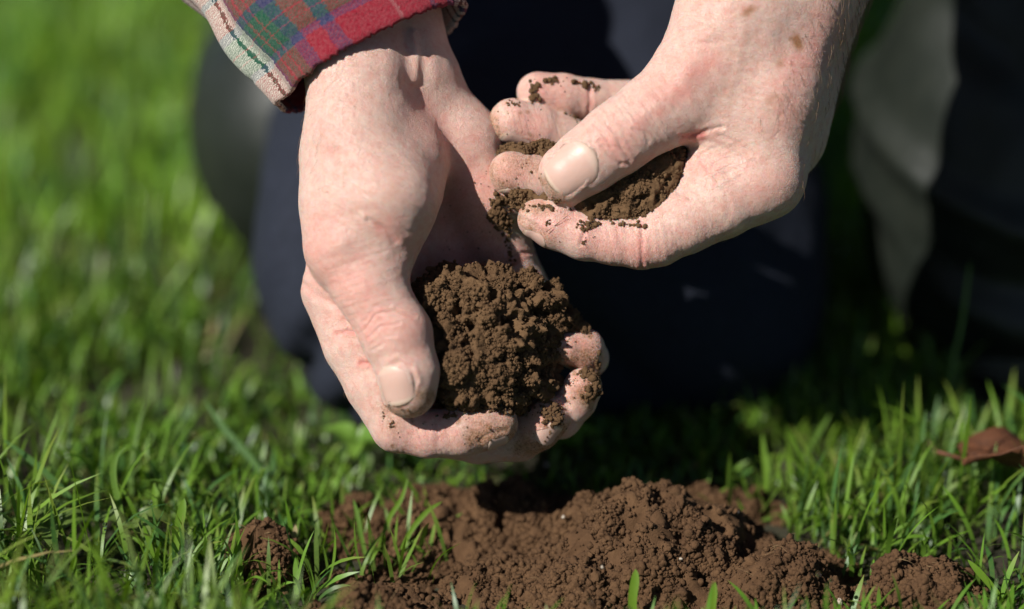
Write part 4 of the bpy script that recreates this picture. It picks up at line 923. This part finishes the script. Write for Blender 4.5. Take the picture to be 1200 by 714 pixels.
blade((898, 585), [(897, 555, 0), (895, 530, 0), (893, 508, 0)], .0022, GB, 'pale upright blade in front of the black shadow')
blade((925, 560), [(945, 530, 0), (960, 505, 0), (973, 485, 0)], .0024, GA, 'blade leaning right before the black shadow near the boot')
blade((1040, 610), [(1060, 560, 4), (1078, 520, 6), (1085, 480, 6)], .0026, GC, 'broad dark blade standing behind the far right mound')
# dry stalks beside the round clod
STRAW = grass_material('straw')
def stalk(root, pts, w, label): 
    o = blade(root, pts, w, (.42, .33, .18), label, 'dry_stalk', 'dry stalks by the round clod'); o['category'] = 'dry stalk'
stalk((345, 668), [(340, 640, 2), (346, 622, 4), (343, 612, 4)], .0020, 'pale dry stalk with a blunt tip right of the round clod')
stalk((330, 668), [(322, 645, 3), (315, 622, 4), (312, 606, 4)], .0012, 'thin dry stalk leaning left over the round clod')
# broad leaved weed at lower left
def leaf_mesh(c, d, n, L, w, bend, tint, name='leaf'):
    m = 9; k = 5; V = []; d = d / np.linalg.norm(d); s = np.cross(n, d); s /= np.linalg.norm(s); n = np.cross(d, s)
    for i in range(m):
        t = i / (m - 1); ww = w * sin(pi * min(1, t * .93 + .05))**.8 * (1 - .15 * t)
        for j in range(k):
            q = 2 * j / (k - 1) - 1; V.append(c + d * L * t + s * ww * q / 2 + n * (bend * L * (4 * t * (1 - t)) * .35 + abs(q) * w * .12 - bend * L * t * t * .3 + .0006 * sin(9 * t + 3 * q)))
    F = [(i*k + j, i*k + j+1, (i+1)*k + j+1, (i+1)*k + j) for i in range(m-1) for j in range(k-1)]
    me = np_mesh(name, np.array(V), np.array(F)); attr(me, 'tint', np.ones((len(V), 1)) * np.array(tint)); return me
def weed(u, v, dirs, label):
    g0 = ground(u, v); r = empty('weed', g0); tag(r, label, 'weed', 'broad leaved weeds')
    for az, L, w, up_, tint in dirs:
        d = np.array([cos(az), sin(az), up_]); obj('leaf', leaf_mesh(g0 + [0, 0, .012], d, np.array([0, -.3, 1.]), L, w, .8, tint), GRASS, r)
weed(60, 665, [(2.6, .020, .010, .35, (.10, .16, .04)), (.4, .022, .010, .3, (.10, .16, .035)), (-1.3, .020, .010, .5, (.09, .15, .035)), (1.5, .022, .012, .5, (.12, .2, .05))], 'pale green broad leaved weed near the lower left corner')
weed(155, 655, [(3.0, .016, .008, .4, (.10, .16, .04)), (.2, .018, .009, .3, (.11, .17, .04)), (-1.0, .018, .011, .4, (.13, .2, .05))], 'small broad leaved weed between the lower left corner and the round clod')
#weed(1130, 610, [(.3, .016, .009, .5, (.14, .22, .05)), (-2.4, .014, .008, .5, (.13, .2, .05)), (1.9, .014, .008, .5, (.12, .2, .05))], 'small leafy weed behind the far right mound')
weed(420, 560, [(.5, .018, .010, .6, (.15, .28, .04)), (2.6, .018, .010, .6, (.14, .27, .04)), (-1.6, .016, .010, .5, (.15, .28, .04)), (-.5, .016, .010, .8, (.13, .26, .04))], 'blurred bright weed left below the hanging fingers')
weed(560, 568, [(.2, .012, .008, .5, (.14, .28, .03)), (2.9, .012, .008, .5, (.13, .26, .03)), (-1.5, .011, .008, .7, (.14, .28, .04))], 'bright little weed on the soil directly below the fingertips')
weed(668, 552, [(.2, .014, .009, .5, (.13, .28, .03)), (2.9, .013, .008, .5, (.13, .26, .03)), (-1.2, .012, .008, .7, (.13, .28, .04))], 'bright little weed beside the black shadow behind the mound')
# fallen leaf
LEAF = simple('dead_leaf', (.13, .048, .020), .7, .3, (300, (.06, .024, .012)), (500, .5, .0006))
def dead_leaf():
    g0 = ground(1180, 548, .026); m, k = 15, 9; V = []
    for i in range(m):
        t = i / (m - 1)
        for j in range(k):
            q = 2 * j / (k - 1) - 1; w = .018 * sin(pi * (t * .9 + .06))**.7 * (1 + .10 * sin(21 * t))
            V.append(g0 + np.array([-.018 + .055 * t, .008 * q + .004 * t, 0]) + np.array([0, q * w * .5, w * (.55 * q * q) + .004 * sin(5 * t + 1) + .0016 * sin(14 * t + 4 * q) - .2 * q * w]))
    F = [(i*k + j, i*k + j+1, (i+1)*k + j+1, (i+1)*k + j) for i in range(m-1) for j in range(k-1)]
    r = empty('fallen_leaf', g0); tag(r, 'curled brown fallen leaf caught in the grass at the right edge', 'leaf')
    o = obj('blade', np_mesh('blade', np.array(V), np.array(F)), LEAF, r); md = o.modifiers.new('s', 'SOLIDIFY'); md.thickness = .0005
    P = np.array([V[i * k + k // 2] for i in range(m)]) + [0, 0, .0004]; P = np.concatenate([[P[0] + [-.010, -.002, .004]], P])
    v, f = strip(P, np.linspace(.0014, .0005, len(P)), None); o = obj('stem', np_mesh('stem', v, f), LEAF, r); md = o.modifiers.new('s', 'SOLIDIFY'); md.thickness = .0007
dead_leaf()
# dew on the grass
DEW = NT('dew'); DEW.p.inputs['Transmission Weight'].default_value = 1; DEW.p.inputs['Roughness'].default_value = .0; DEW.p.inputs['IOR'].default_value = 1.33
n = 900; y = rgg.uniform(.72, 1.7, n); x = rgg.uniform(-1, 1, n) * .23 * y; k = (soil_mask(x, y) < .1) & ~((np.abs(x + .03) < .11) & (y > .9) & (y < 1.12)); x = x[k]; y = y[k]
P = np.stack([x, y, rgg.uniform(.008, .03, len(x))], 1); Vi, Fi = ico(2); R = rgg.uniform(.0004, .0011, len(x))
V = (Vi[None] * R[:, None, None] + P[:, None]).reshape(-1, 3); F = (Fi[None] + (np.arange(len(x)) * len(Vi))[:, None, None]).reshape(-1, 3)
tag(obj('dew_drops', np_mesh('dew_drops', V, F), DEW.m), 'dew drops in the grass', None, None, 'stuff')
# pale grit in the dug soil
GRIT = simple('grit', (.48, .42, .34), .6, .5, (600, (.30, .24, .18)))
v = []; 
for (u, vv, h, r) in ((709, 603, .019, .0011), (660, 606, .017, .0008), (798, 655, .020, .0006), (706, 665, .022, .0006), (775, 584, .012, .0009), (640, 545, .010, .001), (864, 600, .02, .0007), (968, 676, .006, .0009), (985, 705, .004, .0012)): v.append((ground(u, vv, h), r))
V, F = crumbs(np.array([a for a, _ in v]), np.array([r for _, r in v]), rs, 2)
tag(obj('grit', np_mesh('grit', V, F, False), GRIT), 'pale grit in the dug soil', None, None, 'stuff')

# bits of straw and root in the dug soil
bpy.context.view_layer.update(); it = []
for k in range(90):
    c, rx, ry = MOUNDS[rs.integers(0, 8)]; a_ = rs.uniform(0, 2 * pi); q = rs.uniform(0, .85); P0 = np.array([c[0] + rx * q * cos(a_), c[1] + ry * q * sin(a_), .06])
    hit, loc, nn, fi, ob, mx = scene.ray_cast(bpy.context.view_layer.depsgraph, Vector(P0), Vector((0, 0, -1)), distance=.07)
    if not hit or ob is None or not ob.name.startswith('soil_'): continue
    d_ = rs.normal(size=3) * [1, 1, .35]; d_ /= np.linalg.norm(d_)
    it.append((np.array(loc) - d_ * .001, np.array([0, 0, 1.]) + rs.normal(0, .3, 3), d_, rs.uniform(.003, .010), rs.uniform(.00010, .00028)))
if it: tag(obj('straw_bits', hair_mesh(it), simple('straw_bit', (.24, .16, .08), .8, .2, (500, (.10, .06, .03)))), 'bits of straw and root in the dug soil', None, None, 'stuff')
